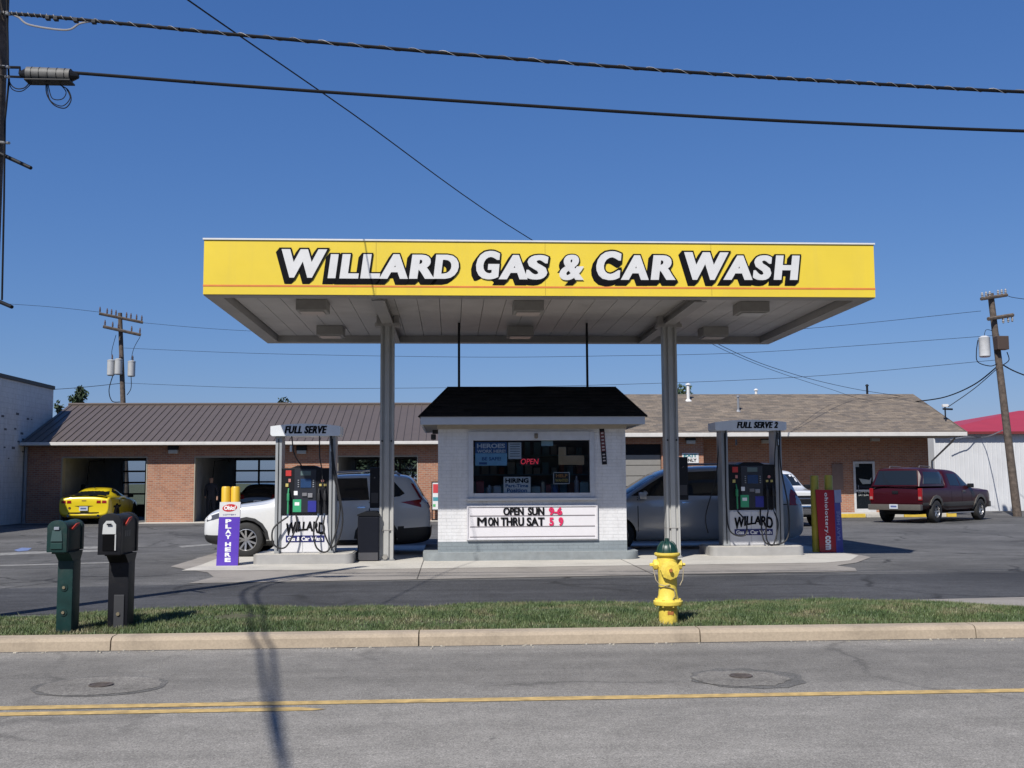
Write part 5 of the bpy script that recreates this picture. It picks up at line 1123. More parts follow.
# background poles
def crossarm(mb, a, b, w=.06): a = Vector(a); b = Vector(b); mb.cyl(a, b, w, seg=6)
def insulator(mb, p, h=.22): mb.lathe([(.02, 0), (.05, .03), (.03, .06), (.06, .09), (.035, .13), (.05, .16), (.02, h)], p, seg=8)
LY = 58
b0 = P(125, 405, LY); tp = P(120, 313, LY)
lp = thing('utility_pole', (b0.x, LY, 0), 'distant wooden utility pole with three transformer cans behind the car wash', 'utility pole')
mb = MB(); wobble_pole(mb, (b0.x+.25, LY, 0), tp, .17, .11); mb.build('pole', WOOD, lp, smooth=True)
mb = MB(); c1, c2 = P(99, 313.5, LY-1.0), P(143, 322.5, LY-.2); crossarm(mb, c1, c2, .08); mb.build('crossarm', WOOD, lp)
mb = MB(); c3, c4 = P(103, 326.5, LY-.8), P(141, 335, LY-.2); crossarm(mb, c3, c4, .085); mb.build('crossarm', WOOD, lp)
mb = MB()
for a_, b_, us in ((c1, c2, (.02, .18, .28, .38, .62, .72, .85, .97)), (c3, c4, (.05, .25, .4, .75, .97))):
    for u in us: insulator(mb, a_.lerp(b_, u)+Vector((0, 0, .08)), .3)
mb.build('insulators', mat('insulator_brown', (.12, .08, .07), .4), lp)
for px, py, hh_ in ((111, 368, 15), (118.5, 367, 14), (131.5, 369, 13)):
    q = P(px, py, LY-(.25 if px < 125 else -.1)); mb = MB(); mb.lathe([(.16, -.42), (.2, -.38), (.2, .36), (.21, .37), (.21, .42), (.12, .46)], q, seg=14); tr = mb.build('transformer', mat('transformer_grey', (.50, .51, .51), .45, .1, .05), lp, smooth=True, angle=40)
    mb = MB(); insulator(mb, q+Vector((.05, 0, .44)), .3); mb.build('bushing', mat('insulator_brown', (.12, .08, .07), .4), tr)
mb = MB(); mb.tube(cat([P(113, 375, LY), P(109, 390, LY), P(112, 401, LY), P(120, 402, LY)]), .025, 5); mb.tube(cat([P(131, 375, LY), P(131, 388, LY), P(127, 395, LY)]), .02, 5); mb.tube(cat([P(140, 337, LY), P(134, 348, LY), P(131, 360, LY)]), .015, 5); mb.tube(cat([P(116, 335, LY), P(112, 350, LY), P(112, 360, LY)]), .015, 5); mb.build('drop_wires', WIRE, lp)
gR = G(1017.5, 516.5); RYp = gR.y; tpR = P(990.5, 293.5, RYp)
rp = thing('utility_pole', (gR.x, RYp, 0), 'leaning wooden utility pole in front of the white metal shed', 'utility pole')
mb = MB(); wobble_pole(mb, (gR.x+.0, RYp, 0), tpR, .17, .12); mb.build('pole', WOOD, rp, smooth=True)
mb = MB(); c5, c6 = P(981, 299, RYp-.3), P(1007, 295, RYp); crossarm(mb, c5, c6, .07); mb.build('crossarm', WOOD, rp)
mb = MB(); c7, c8 = P(988, 319, RYp-.3), P(1013, 315, RYp); crossarm(mb, c7, c8, .08); mb.build('crossarm', WOOD, rp)
mb = MB(); [insulator(mb, c5.lerp(c6, u)+Vector((0, 0, .05)), .22) for u in (.05, .2, .34, .66, .8, .95)]; [insulator(mb, c7.lerp(c8, u)+Vector((0, 0, -.28)), .26) for u in (.6, .8, .96)]; mb.build('insulators', mat('insulator_grey', (.3, .3, .31), .4), rp)
q = P(984.5, 347, RYp-.2); mb = MB(); mb.lathe([(.18, -.42), (.22, -.38), (.22, .36), (.23, .38), (.1, .46)], q, seg=14); mb.build('transformer', mat('transformer_light', (.62, .63, .64), .45), rp, smooth=True)
q = P(1001, 343, RYp-.25); mb = MB(); mb.box(q.x-.22, q.x+.26, q.y-.15, q.y+.2, q.z-.28, q.z+.28, .03); mb.build('control_box', mat('rust_box', (.07, .045, .035), .7), rp)
mb = MB(); mb.tube(cat([P(978, 340, RYp-.2), P(976.5, 352, RYp-.2), P(978, 362, RYp-.2), P(990, 366, RYp-.2), P(997, 364, RYp-.2)]), .02, 5); mb.tube(cat([P(1007, 352, RYp-.2), P(1009, 360, RYp-.2), P(1003, 365, RYp-.2)]), .02, 5); mb.tube(cat([P(984, 338, RYp), P(986, 330, RYp), P(993, 331, RYp)]), .012, 5); mb.build('drop_wires', WIRE, rp)
sp2 = lambda *a: [P(*v) for v in a]
cable('power_line', sp2((140, 322.5, 58), (250, 331, 56), (512, 341, 51), (760, 332, 46), (981, 311, 42.3)), .009, 'thin power line passing just under the canopy edge between the distant poles', 'power line')
cable('power_line', sp2((124, 348, 58), (260, 353.5, 55), (460, 357, 52), (600, 356, 50), (760, 352, 47), (1000, 335, 42.3)), .009, 'second thin power line between the distant poles', 'power line')
cable('power_line', sp2((124, 383, 58), (260, 388, 55), (420, 388, 52), (600, 385, 50), (800, 377, 46), (996, 360, 42.3)), .009, 'lowest thin power line between the distant poles above the roofs', 'power line')
cable('power_line', sp2((-40, 393, 62), (60, 389, 60), (124, 383, 58)), .015, 'thin power line leaving the distant left pole to the left', 'power line')
cable('power_line', sp2((-60, 300, 62), (40, 306, 60), (99, 312, 57)), .010, 'faint top wire leaving the distant left pole to the left', 'power line')
cable('service_cable', sp2((999, 365, 42.2), (975, 384, 43), (945, 397, 44.5), (912, 402, 46)), .028, 'black service cable sagging from the leaning pole to the office roof')
cable('service_cable', sp2((999, 367, 42.2), (975, 388, 42.6), (948, 407, 43)), .018, 'thin cable from the leaning pole to the bracket at the roof end')
cable('service_cable', sp2((1003, 365, 42.3), (1024, 375, 41), (1100, 400, 37)), .028, 'black cable leaving the leaning pole to the right')
cable('power_line', sp2((1008, 296, 42.3), (1024, 299, 42), (1120, 310, 40)), .012, 'thin wire leaving the top of the leaning pole to the right', 'power line')
cable('service_cable', sp2((950, 440, 48.4), (965, 437, 48.5), (985, 437, 48.5), (1003, 430, 43.3)), .022, 'pale conduit cable sagging along the top of the shed wall', m=GALV)
q = P(945, 407, 43.2); t = thing('wire_bracket', (q.x, 43.2, q.z), 'small white and black wire bracket at the office roof end', 'bracket')
mb = MB(); mb.box(q.x-.1, q.x+.14, 43.15, 43.3, q.z, q.z+.12, .02); mb.build('cap', WHT, t)
mb = MB(); mb.cyl((q.x, 43.2, q.z-.5), (q.x, 43.2, q.z), .03); mb.cyl((q.x-.1, 43.2, q.z-.08), (q.x+.3, 43.15, q.z-.1), .04); mb.build('mast', DARK, t)

# ================================================================== TREES
def leaf_mat(name, c):
    m, t, b = newmat(name); tc = N(t, 'ShaderNodeTexCoord'); n1 = noise_node(t, tc.outputs['Object'], 6, 3)
    t.links.new(ramp(t, n1.outputs[0], [(.35, tuple(v*.6 for v in c)), (.65, tuple(v*1.4 for v in c))]).outputs[0], b.inputs['Base Color']); b.inputs['Roughness'].default_value = .7; return m
LEAF = leaf_mat('leaves_dark', (.028, .05, .018)); LEAF2 = leaf_mat('leaves_green', (.035, .055, .025))
def tree(x, y, h, cw_, ch, label, n=1500, m=LEAF, seed=1, lf=.12, spiky=False, cat_='tree', name='tree'):
    q = random.Random(seed); t = thing(name, (x, y, 0), label, cat_)
    mb = MB(); mb.tube([(x, y, 0), (x+.05, y, h*.5), (x, y, h-ch*.3)], [.05*h**.8*.5, .03*h**.8*.5, .03], 8); ends = []
    for i in range(11):
        a_ = q.uniform(0, 6.28); z0 = h-ch*q.uniform(.5, 1.0); r_ = cw_*.5*q.uniform(.4, .95)
        e_ = Vector((x+r_*math.cos(a_), y+r_*math.sin(a_), min(h, z0+ch*q.uniform(.25, .7)))); ends.append(e_); mb.tube([(x, y, z0), (Vector((x, y, z0))+e_)/2+Vector((0, 0, .1)), e_], [.05, .03, .012], 5)
    ends.append(Vector((x, y, h))); mb.build('trunk', WOOD, t)
    mb = MB()
    for i in range(n):
        e_ = q.choice(ends); b_ = Vector((x, y, h-ch*.6)).lerp(e_, q.uniform(.35, 1.05)); s_ = (.10 if spiky else .18)*cw_
        c_ = b_+Vector((q.gauss(0, s_), q.gauss(0, s_), q.gauss(0, s_*.8)))
        u = Vector((q.gauss(0, 1), q.gauss(0, 1), q.gauss(0, 1))).normalized(); v = u.orthogonal().normalized(); l_ = lf*q.uniform(.6, 1.4)
        mb.sheet([c_-u*l_, c_+v*l_*.5, c_+u*l_, c_-v*l_*.5])
    mb.build('crown', m, t, recalc=False)
q = P(78, 389, 60); tree(q.x, 60, q.z, .95, 1.9, 'small dark bushy tree top beyond the left end of the car wash roof', 900, spiky=True, lf=.10, seed=4)
q = P(59, 401, 55); tree(q.x, 55, q.z, .5, 1.0, 'tiny sapling between the white building and the car wash roof', 120, spiky=True, lf=.09, seed=6)
q = P(680, 386, 60); tree(q.x, 60, q.z, 1.7, 2.2, 'dark tree top beyond the office roof beside the right column', 900, spiky=True, lf=.12, seed=9)
q = P(283, 399, 60); tree(q.x, 60, q.z, .9, 1.1, 'small tree tip just showing over the middle of the metal roof', 250, spiky=True, lf=.10, seed=12)
q = P(363, 455, 66); tree(q.x, 66, 4.2, 3.2, 3.2, 'green tree seen through the third car wash bay, left one', 1800, m=LEAF2, seed=21, lf=.16)
q = P(405, 455, 68); tree(q.x, 68, 4.2, 3.6, 3.4, 'green tree seen through the third car wash bay, right one', 1800, m=LEAF2, seed=22, lf=.16)

# ================================================================== PERSON in the dark bay
def person(x, y, label):
    t = thing('person', (x, y, .02), label, 'person')
    J = [((0, 0, .95), .15), ((0, 0, 1.15), .14), ((0, .0, 1.38), .165), ((0, 0, 1.50), .06), ((0, -.01, 1.58), .075), ((0, -.02, 1.68), .095), ((0, -.01, 1.77), .07),
         ((-.19, 0, 1.42), .065), ((-.24, .02, 1.15), .048), ((-.20, -.14, .98), .038), ((-.17, -.22, .95), .04), ((.19, 0, 1.42), .065), ((.25, .02, 1.15), .048), ((.26, -.05, .90), .038), ((.26, -.08, .80), .04),
         ((-.10, 0, .88), .10), ((-.11, -.01, .50), .07), ((-.12, .02, .10), .05), ((-.12, -.13, .04), .04), ((.10, 0, .88), .10), ((.12, -.03, .50), .07), ((.13, .03, .10), .05), ((.14, -.12, .04), .04)]
    E_ = [(0, 1), (1, 2), (2, 3), (3, 4), (4, 5), (5, 6), (2, 7), (7, 8), (8, 9), (9, 10), (2, 11), (11, 12), (12, 13), (13, 14), (0, 15), (15, 16), (16, 17), (17, 18), (0, 19), (19, 20), (20, 21), (21, 22)]
    me = bpy.data.meshes.new('body'); me.from_pydata([j[0] for j in J], E_, []); o = bpy.data.objects.new('body', me); COL.objects.link(o)
    s_ = o.modifiers.new('s', 'SKIN'); o.modifiers.new('u', 'SUBSURF').levels = 2; o.modifiers['u'].render_levels = 2
    for i, (_, r_) in enumerate(J): me.skin_vertices[0].data[i].radius = (r_, r_*(.75 if i in (1, 2) else 1))
    me.skin_vertices[0].data[0].use_root = True
    dg = bpy.context.evaluated_depsgraph_get(); m2 = bpy.data.meshes.new_from_object(o.evaluated_get(dg)); o.modifiers.clear(); o.data = m2
    m2.materials.clear()
    for mm in (mat('dark_shirt', (.03, .03, .04), .9), mat('dark_trousers', (.025, .027, .035), .9), mat('skin', (.35, .2, .14), .6), mat('dark_hair', (.02, .015, .012), .8)): m2.materials.append(mm)
    for p in m2.polygons:
        c = p.center; p.material_index = 2 if (c.z > 1.52 or (abs(c.x) > .16 and c.z < .99 and c.z > .7 and (abs(c.x) > .2 or c.y < -.1))) else (0 if c.z > .93 else 1)
        if c.z > 1.72 or (c.z > 1.6 and c.y > .03): p.material_index = 3
        p.use_smooth = True
    o.parent = t
    mb = MB(); mb.lathe([(.02, 0), (.015, .02), (0, .03)], (0, -.11, 1.66), 'Y', 8); mb.build('nose', mat('skin', (.35, .2, .14)), t, world=False)
    return t
q = G(211, 519.5); person(P(211, 500, 43.6).x, 43.6, 'person in dark clothes standing inside the second car wash bay')

# ================================================================== VEHICLES
def interp(tab, x):
    tab = sorted(tab)
    if x <= tab[0][0]: return tab[0][1]
    for (a_, u), (b_, v) in zip(tab, tab[1:]):
        if x <= b_: return u+(v-u)*(x-a_)/(b_-a_)
    return tab[-1][1]
class Car:
    def __init__(s, name, loc, rz, label, cat_, stations, paint, wheels, clad_z=None, group=None):
        s.t = thing(name, loc, label, cat_, group, rz); bm = bmesh.new(); rings = []
        for (x, zb, w_, zbelt, zroof, wt) in stations:
            rows = [(0, zb), (w_*.80, zb), (w_*.965, zb+.10), (w_, zb+(zbelt-zb)*.48), (w_*.985, zbelt-.12), (w_*.95, zbelt), (wt, zroof-.08), (wt*.82, zroof-.008), (0, zroof+.015)]
            L_ = [bm.verts.new((x, y_, z_)) for y_, z_ in rows]; R2 = [L_[0]]+[bm.verts.new((x, -y_, z_)) for y_, z_ in rows[1:-1]]+[L_[-1]]
            rings.append((L_, R2))
        for (La, Ra), (Lb, Rb) in zip(rings, rings[1:]):
            for i in range(8):
                bm.faces.new([La[i], La[i+1], Lb[i+1], Lb[i]]); bm.faces.new([Ra[i+1], Ra[i], Rb[i], Rb[i+1]])
        for (L_, R2) in (rings[0], rings[-1]):
            for i in range(8):
                vs = [L_[i], L_[i+1], R2[i+1], R2[i]]; vs = list(dict.fromkeys(vs)); bm.faces.new(vs)
        bmesh.ops.recalc_face_normals(bm, faces=bm.faces)
        me = bpy.data.meshes.new('body'); bm.to_mesh(me); bm.free()
        o = bpy.data.objects.new('body', me); COL.objects.link(o)
        su = o.modifiers.new('s', 'SUBSURF'); su.levels = 3; su.render_levels = 3
        dg = bpy.context.evaluated_depsgraph_get(); m2 = bpy.data.meshes.new_from_object(o.evaluated_get(dg))
        s.bvh = BVHTree.FromPolygons([v.co.copy() for v in m2.vertices], [tuple(p.vertices) for p in m2.polygons])
        o.modifiers.clear(); o.data = m2
        cb = bmesh.new()
        for (wx, wy, r_, ww) in wheels:
            rc = r_+.055
            for sy in (-1, 1):
                g = bmesh.ops.create_cone(cb, cap_ends=True, segments=28, radius1=rc, radius2=rc, depth=.75)
                bmesh.ops.rotate(cb, verts=g['verts'], matrix=Matrix.Rotation(math.pi/2, 3, 'X')); bmesh.ops.translate(cb, verts=g['verts'], vec=(wx, sy*(wy-.12+.375), r_))
        cm = bpy.data.meshes.new('c'); cb.to_mesh(cm); cb.free(); co = bpy.data.objects.new('c', cm); COL.objects.link(co)
        bo = o.modifiers.new('b', 'BOOLEAN'); bo.object = co; bo.operation = 'DIFFERENCE'; bo.solver = 'EXACT'
        dg = bpy.context.evaluated_depsgraph_get(); dg.update(); m3 = bpy.data.meshes.new_from_object(o.evaluated_get(dg)); o.modifiers.clear(); o.data = m3
        bpy.data.objects.remove(co)
        m3.materials.clear(); [m3.materials.append(v) for v in (paint, ARCH, CLAD)]
        for p in m3.polygons:
            c = p.center; p.material_index = 0
            if clad_z and c.z < clad_z: p.material_index = 2
            for (wx, wy, r_, ww) in wheels:
                if math.hypot(c.x-wx, c.z-r_) < r_+.0545 and abs(c.y) > wy-.16: p.material_index = 1
            p.use_smooth = True
        if hasattr(m3, 'set_sharp_from_angle'): m3.set_sharp_from_angle(angle=R_(38))
        o.parent = s.t; s.body = o
    def proj(s, p, d):
        h = s.bvh.ray_cast(Vector(p), Vector(d), 8); return h[0], h[1]
    def patch(s, name, poly, axis, m, lift=.006, parent=None, step=.14, th=.012):
        """poly in 2D; axis: 'L' left side (x,z), 'R' right side (x,z), 'B' back (y,z), 'F' front (y,z), 'T' top (x,y)"""
        bm = bmesh.new(); cv = {'L': lambda a, b: (a, 4, b), 'R': lambda a, b: (a, -4, b), 'B': lambda a, b: (-5, a, b), 'F': lambda a, b: (5, a, b), 'T': lambda a, b: (a, b, 4)}[axis]
        d = {'L': (0, -1, 0), 'R': (0, 1, 0), 'B': (1, 0, 0), 'F': (-1, 0, 0), 'T': (0, 0, -1)}[axis]
        bm.faces.new([bm.verts.new(cv(*p)) for p in poly])
        ax = {'L': (0, 2), 'R': (0, 2), 'B': (1, 2), 'F': (1, 2), 'T': (0, 1)}[axis]
        for a_ in ax:
            lo = min(v.co[a_] for v in bm.verts); hi = max(v.co[a_] for v in bm.verts); k = lo+step
            while k < hi-.01:
                pl = [0, 0, 0]; pl[a_] = 1; c = [0, 0, 0]; c[a_] = k
                bmesh.ops.bisect_plane(bm, geom=bm.verts[:]+bm.edges[:]+bm.faces[:], plane_co=c, plane_no=pl); k += step
        D = Vector(d); miss = []
        for v in bm.verts:
            h, n = s.proj(v.co, d)
            if h is None: miss.append(v)
            else: v.co = h-D*lift
        if miss: bmesh.ops.delete(bm, geom=miss, context='VERTS')
        r = bmesh.ops.extrude_face_region(bm, geom=bm.faces[:]); vs = [e for e in r['geom'] if isinstance(e, bmesh.types.BMVert)]
        bmesh.ops.translate(bm, verts=vs, vec=D*th)
        bmesh.ops.recalc_face_normals(bm, faces=bm.faces)
        me = bpy.data.meshes.new(name); bm.to_mesh(me); bm.free(); me.materials.append(m)
        me.polygons.foreach_set('use_smooth', [True]*len(me.polygons)); me.set_sharp_from_angle(angle=R_(35))
        o = bpy.data.objects.new(name, me); COL.objects.link(o); o.parent = parent or s.t; return o
    def both(s, name, poly, m, **k): return [s.patch(name, poly, a_, m, **k) for a_ in 'LR']
    def seam(s, pts, axis, w_=.017, m=None):
        for (a_, b_), (c_, d_) in zip(pts, pts[1:]):
            dx, dy = c_-a_, d_-b_; L_ = math.hypot(dx, dy); nx, ny = -dy/L_*w_/2, dx/L_*w_/2
            s.patch('door_seam', [(a_+nx, b_+ny), (c_+nx, d_+ny), (c_-nx, d_-ny), (a_-nx, b_-ny)], axis, m or BLK, lift=.002, th=.005)
    def wheel(s, x, y, r, w_, spokes=5, rimr=.64, rimm=RIMM, dbl=True, steer=0):
        sg = 1 if y > 0 else -1; e = bpy.data.objects.new('wheel', None); COL.objects.link(e); e.parent = s.t; e.location = (x, y, r); e.rotation_euler = (0, 0, steer)
        mb = MB(); R0 = r*rimr; prof = [(R0, -w_/2), (r*.90, -w_/2), (r*.97, -w_*.42), (r, -w_*.3), (r, w_*.3), (r*.97, w_*.42), (r*.90, w_/2), (R0+.005, w_/2), (R0, w_/2-.02)]
        mb.lathe(prof, (0, 0, 0), 'Y', 36, cap=False)
        mb.build('tyre', TYRE, e, world=False, smooth=True, angle=45)
        mb = MB(); mb.lathe([(R0*.995, sg*-.0), (R0*.995, sg*w_*.44), (R0*.93, sg*w_*.46), (R0*.90, sg*w_*.36), (R0*.88, 0)], (0, 0, 0), 'Y', 36, cap=False)
        mb.cyl((0, 0, 0), (0, sg*w_*.30, 0), R0*.20, R0*.16, 16)
        for k in range(spokes):
            for dl in ((-.12, .12) if dbl else (0,)):
                a_ = 2*math.pi*k/spokes+dl*1.2; b_ = 2*math.pi*k/spokes+dl*2.2
                i0 = Vector((math.cos(a_)*R0*.15, sg*w_*.28, math.sin(a_)*R0*.15)); o0 = Vector((math.cos(b_)*R0*.92, sg*w_*.38, math.sin(b_)*R0*.92))
                sd_ = (o0-i0).cross(Vector((0, 1, 0))).normalized()*R0*(.075 if dbl else .12)
                mb.prism([i0-sd_, i0+sd_, o0+sd_*1.15, o0-sd_*1.15], (0, -sg*.03, 0))
        mb.build('rim', rimm, e, world=False, smooth=True, angle=30)
        mb = MB(); mb.cyl((0, -sg*w_*.2, 0), (0, -sg*w_*.02, 0), R0*.9, seg=24); mb.build('brake_disc', ARCH, e, world=False)
    def lump(s, name, x0, x1, y0, y1, z0, z1, m, bev=.03, parent=None):
        mb = MB(); mb.box(x0, x1, y0, y1, z0, z1, bev); return mb.build(name, m, parent or s.t, world=False, smooth=True, angle=40)
def carpaint(name, c, metal=.0, rough=.28): return mat(name, c, rough, metal, .02, 1, coat=1.0)
# plates and mirrors
def plate(c, axis, x, z, y=0):
    mb = MB(); sx_ = -1 if axis == 'B' else 1
    mb.box(x-.006, x+.006, y-.155, y+.155, z-.078, z+.078); p_ = mb.build('licence_plate', mat('plate_white', (.6, .65, .7), .5), c.t, world=False)
    mb = MB(); fr_ = (Vector((x+sx_*.006, y, z)), Vector((0, -1 if sx_ < 0 else 1, 0)), Vector((0, 0, 1)), Vector((sx_, 0, 0))); mb.box(x+sx_*.0065-.001, x+sx_*.0065+.001, y-.11, y+.11, z-.03, z+.035); mb.build('plate_band', mat('plate_blue', (.10, .14, .32), .5), p_, world=False)
def mirror(c, x, y, z, m):
    sg = 1 if y > 0 else -1; mb = MB(); mb.box(x-.07, x+.09, y+sg*.02, y+sg*.22, z-.02, z+.13, .035); mb.build('mirror', m, c.t, world=False, smooth=True, angle=50)

# ---- white sport utility, side on, facing left
wy = G(250, 557.3).y+.9; wc = P(320.5, 520, wy).x
c = Car('parked_suv', (wc, wy, 0), math.pi, 'white sport utility car parked behind the left fuel pump', 'car',
        [(2.36, .42, .62, .74, .80, .42), (2.32, .27, .80, .84, .90, .60), (2.05, .22, .90, .98, 1.03, .72), (1.5, .20, .925, 1.06, 1.11, .78), (1.02, .20, .93, 1.10, 1.17, .78), (.85, .20, .93, 1.11, 1.26, .76), (.15, .20, .93, 1.10, 1.62, .66), (-.2, .20, .93, 1.10, 1.70, .66), (-1.0, .20, .93, 1.12, 1.73, .66), (-1.75, .20, .93, 1.15, 1.71, .66), (-1.98, .22, .93, 1.16, 1.67, .65), (-2.10, .23, .93, 1.16, 1.50, .68), (-2.27, .26, .925, 1.14, 1.20, .80), (-2.36, .30, .91, 1.08, 1.13, .80), (-2.40, .36, .88, .95, 1.0, .78), (-2.405, .42, .84, .84, .88, .7)],
        carpaint('paint_white', (.78, .79, .79)), [(1.42, .93, .36, .22), (-1.28, .93, .36, .22)], .34)
for x in (1.42, -1.28):
    for y in (.83, -.83): c.wheel(x, y, .36, .22, 5)
for a_ in 'LR': [c.patch('wheel_arch_trim', [(x+(.415)*math.cos(t0), .36+.415*math.sin(t0)), (x+(.475)*math.cos(t0), .36+.475*math.sin(t0)), (x+(.475)*math.cos(t1), .36+.475*math.sin(t1)), (x+(.415)*math.cos(t1), .36+.415*math.sin(t1))], a_, CLAD, lift=.012, step=.3) for x in (1.42, -1.28) for t0, t1 in [(math.pi*i/8, math.pi*(i+1)/8) for i in range(8)]]
c.both('side_window', [(.72, 1.17), (.10, 1.58), (-.20, 1.62), (-.20, 1.15)], GLD); c.both('side_window', [(-.26, 1.15), (-.26, 1.625), (-1.05, 1.63), (-1.12, 1.17)], GLD); c.both('side_window', [(-1.18, 1.18), (-1.12, 1.62), (-1.60, 1.58), (-1.86, 1.30), (-1.75, 1.24)], GLD)
c.patch('windshield', [(-.62, 1.19), (.62, 1.19), (.52, 1.60), (-.52, 1.60)], 'F', GLD); c.patch('rear_window', [(-.6, 1.24), (.6, 1.24), (.48, 1.56), (-.48, 1.56)], 'B', GLD)
for p_ in c.body.data.polygons:
    q_ = p_.center
    if p_.material_index == 0 and ((q_.x < -1.72 and q_.z < .60) or (q_.x > 1.95 and q_.z < .46)): p_.material_index = 2
c.both('taillight', [(-1.78, 1.12), (-2.20, 1.01), (-2.35, 1.02), (-2.34, 1.14), (-2.20, 1.18)], REDL, lift=.012); [c.patch('taillight', [(s_*.62, 1.00), (s_*.88, 1.00), (s_*.86, 1.12), (s_*.64, 1.10)], 'B', REDL, lift=.012) for s_ in (-1, 1)]; c.both('pillar_light', [(-2.17, 1.20), (-2.25, 1.16), (-2.04, 1.50), (-1.98, 1.52)], REDL, lift=.012)
c.both('headlight', [(1.98, .82), (2.26, .74), (2.30, .82), (2.0, .92)], mat('headlight_dark', (.08, .08, .09), .1, coat=1), lift=.012); c.patch('grille', [(-.55, .55), (.55, .55), (.62, .78), (-.62, .78)], 'F', DARK)
for s_ in (-1, 1): c.patch('headlight', [(s_*.45, .78), (s_*.78, .76), (s_*.74, .88), (s_*.5, .84)], 'F', CLRL, lift=.012)
for x in (.62, -.24, -1.12): [c.seam([(x, 1.12), (x-.02, .7), (x+.02, .38)], a_) for a_ in 'LR']
c.both('door_handle', [(.0, .98), (-.16, .98), (-.16, 1.01), (0, 1.01)], CHROME, lift=.03, th=.03); c.both('door_handle', [(-.88, 1.0), (-1.04, 1.0), (-1.04, 1.03), (-.88, 1.03)], CHROME, lift=.03, th=.03)
for y in (-.62, .62):
    mb = MB(); mb.tube([(-.1, y, 1.68), (-.3, y, 1.755), (-1.2, y, 1.79), (-1.6, y, 1.76), (-1.75, y, 1.68)], .016, 8); mb.build('roof_rail', CHROME, c.t, world=False)
[mirror(c, .62, y, 1.13, DARK) for y in (.9, -.9)]; plate(c, 'B', -2.42, .80)

# ---- silver van facing left behind right pump
vy = G(740, 549).y+.55; vc = P(680, 500, vy).x-.15
c = Car('parked_van', (P(806, 500, vy-.9).x-2.62, vy, 0), math.pi, 'silver grey minivan parked behind the right fuel pump', 'van',
        [(2.58, .45, .66, .78, .84, .42), (2.52, .28, .84, .88, .94, .6), (2.2, .20, .96, 1.02, 1.07, .74), (1.75, .18, .99, 1.10, 1.15, .8), (1.5, .18, .995, 1.13, 1.20, .8), (.75, .18, 1.0, 1.15, 1.68, .74), (.4, .18, 1.0, 1.15, 1.83, .74), (-.4, .18, 1.0, 1.15, 1.88, .74), (-1.4, .18, 1.0, 1.17, 1.87, .73), (-2.1, .18, .99, 1.18, 1.80, .71), (-2.32, .20, .97, 1.18, 1.66, .70), (-2.48, .24, .96, 1.16, 1.28, .74), (-2.57, .32, .88, .95, 1.0, .7), (-2.58, .40, .8, .78, .82, .6)],
        carpaint('paint_silver', (.52, .53, .54), .35, .3), [(1.62, 1.0, .35, .22), (-1.40, 1.0, .35, .22)])
for x in (1.62, -1.40):
    for y in (.89, -.89): c.wheel(x, y, .35, .22, 7, dbl=False)
c.both('side_window', [(1.30, 1.21), (.62, 1.62), (.40, 1.70), (.34, 1.20)], GLD); c.both('side_window', [(.26, 1.21), (.30, 1.72), (-.85, 1.76), (-.85, 1.20)], GLD); c.both('side_window', [(-.93, 1.21), (-.93, 1.76), (-1.9, 1.72), (-2.1, 1.30), (-1.9, 1.22)], GLD)
c.patch('windshield', [(-.72, 1.22), (.72, 1.22), (.62, 1.70), (-.62, 1.70)], 'F', GLD); c.patch('rear_window', [(-.66, 1.26), (.66, 1.26), (.55, 1.68), (-.55, 1.68)], 'B', GLD)
c.both('taillight', [(-2.22, .98), (-2.50, .98), (-2.46, 1.24), (-2.30, 1.34), (-2.24, 1.2)], REDL, lift=.012)
for x in (1.18, .28, -.88): [c.seam([(x, 1.18), (x-.0, .7), (x+.0, .30)], a_) for a_ in 'LR']
[c.seam([(-.9, .96), (-2.2, 1.0)], a_, .02) for a_ in 'LR']
c.both('door_handle', [(.42, 1.04), (.60, 1.04), (.60, 1.07), (.42, 1.07)], CHROME, lift=.03, th=.03); c.both('door_handle', [(.02, 1.04), (.2, 1.04), (.2, 1.07), (.02, 1.07)], CHROME, lift=.03, th=.03)
for y in (-.68, .68):
    mb = MB(); mb.tube([(.1, y, 1.80), (0, y, 1.90), (-1.5, y, 1.93), (-1.9, y, 1.90), (-2.0, y, 1.80)], .016, 8); mb.build('roof_rail', mat('rail_silver', (.4, .4, .42), .3, .7), c.t, world=False)
[mirror(c, 1.08, y, 1.16, carpaint('paint_silver', (.30, .31, .33))) for y in (.95, -.95)]; plate(c, 'B', -2.59, .9)
[c.patch('headlight', [(s_*.5, .82), (s_*.88, .84), (s_*.84, .96), (s_*.55, .92)], 'F', CLRL, lift=.012) for s_ in (-1, 1)]; c.patch('grille', [(-.42, .66), (.42, .66), (.5, .86), (-.5, .86)], 'F', DARK)

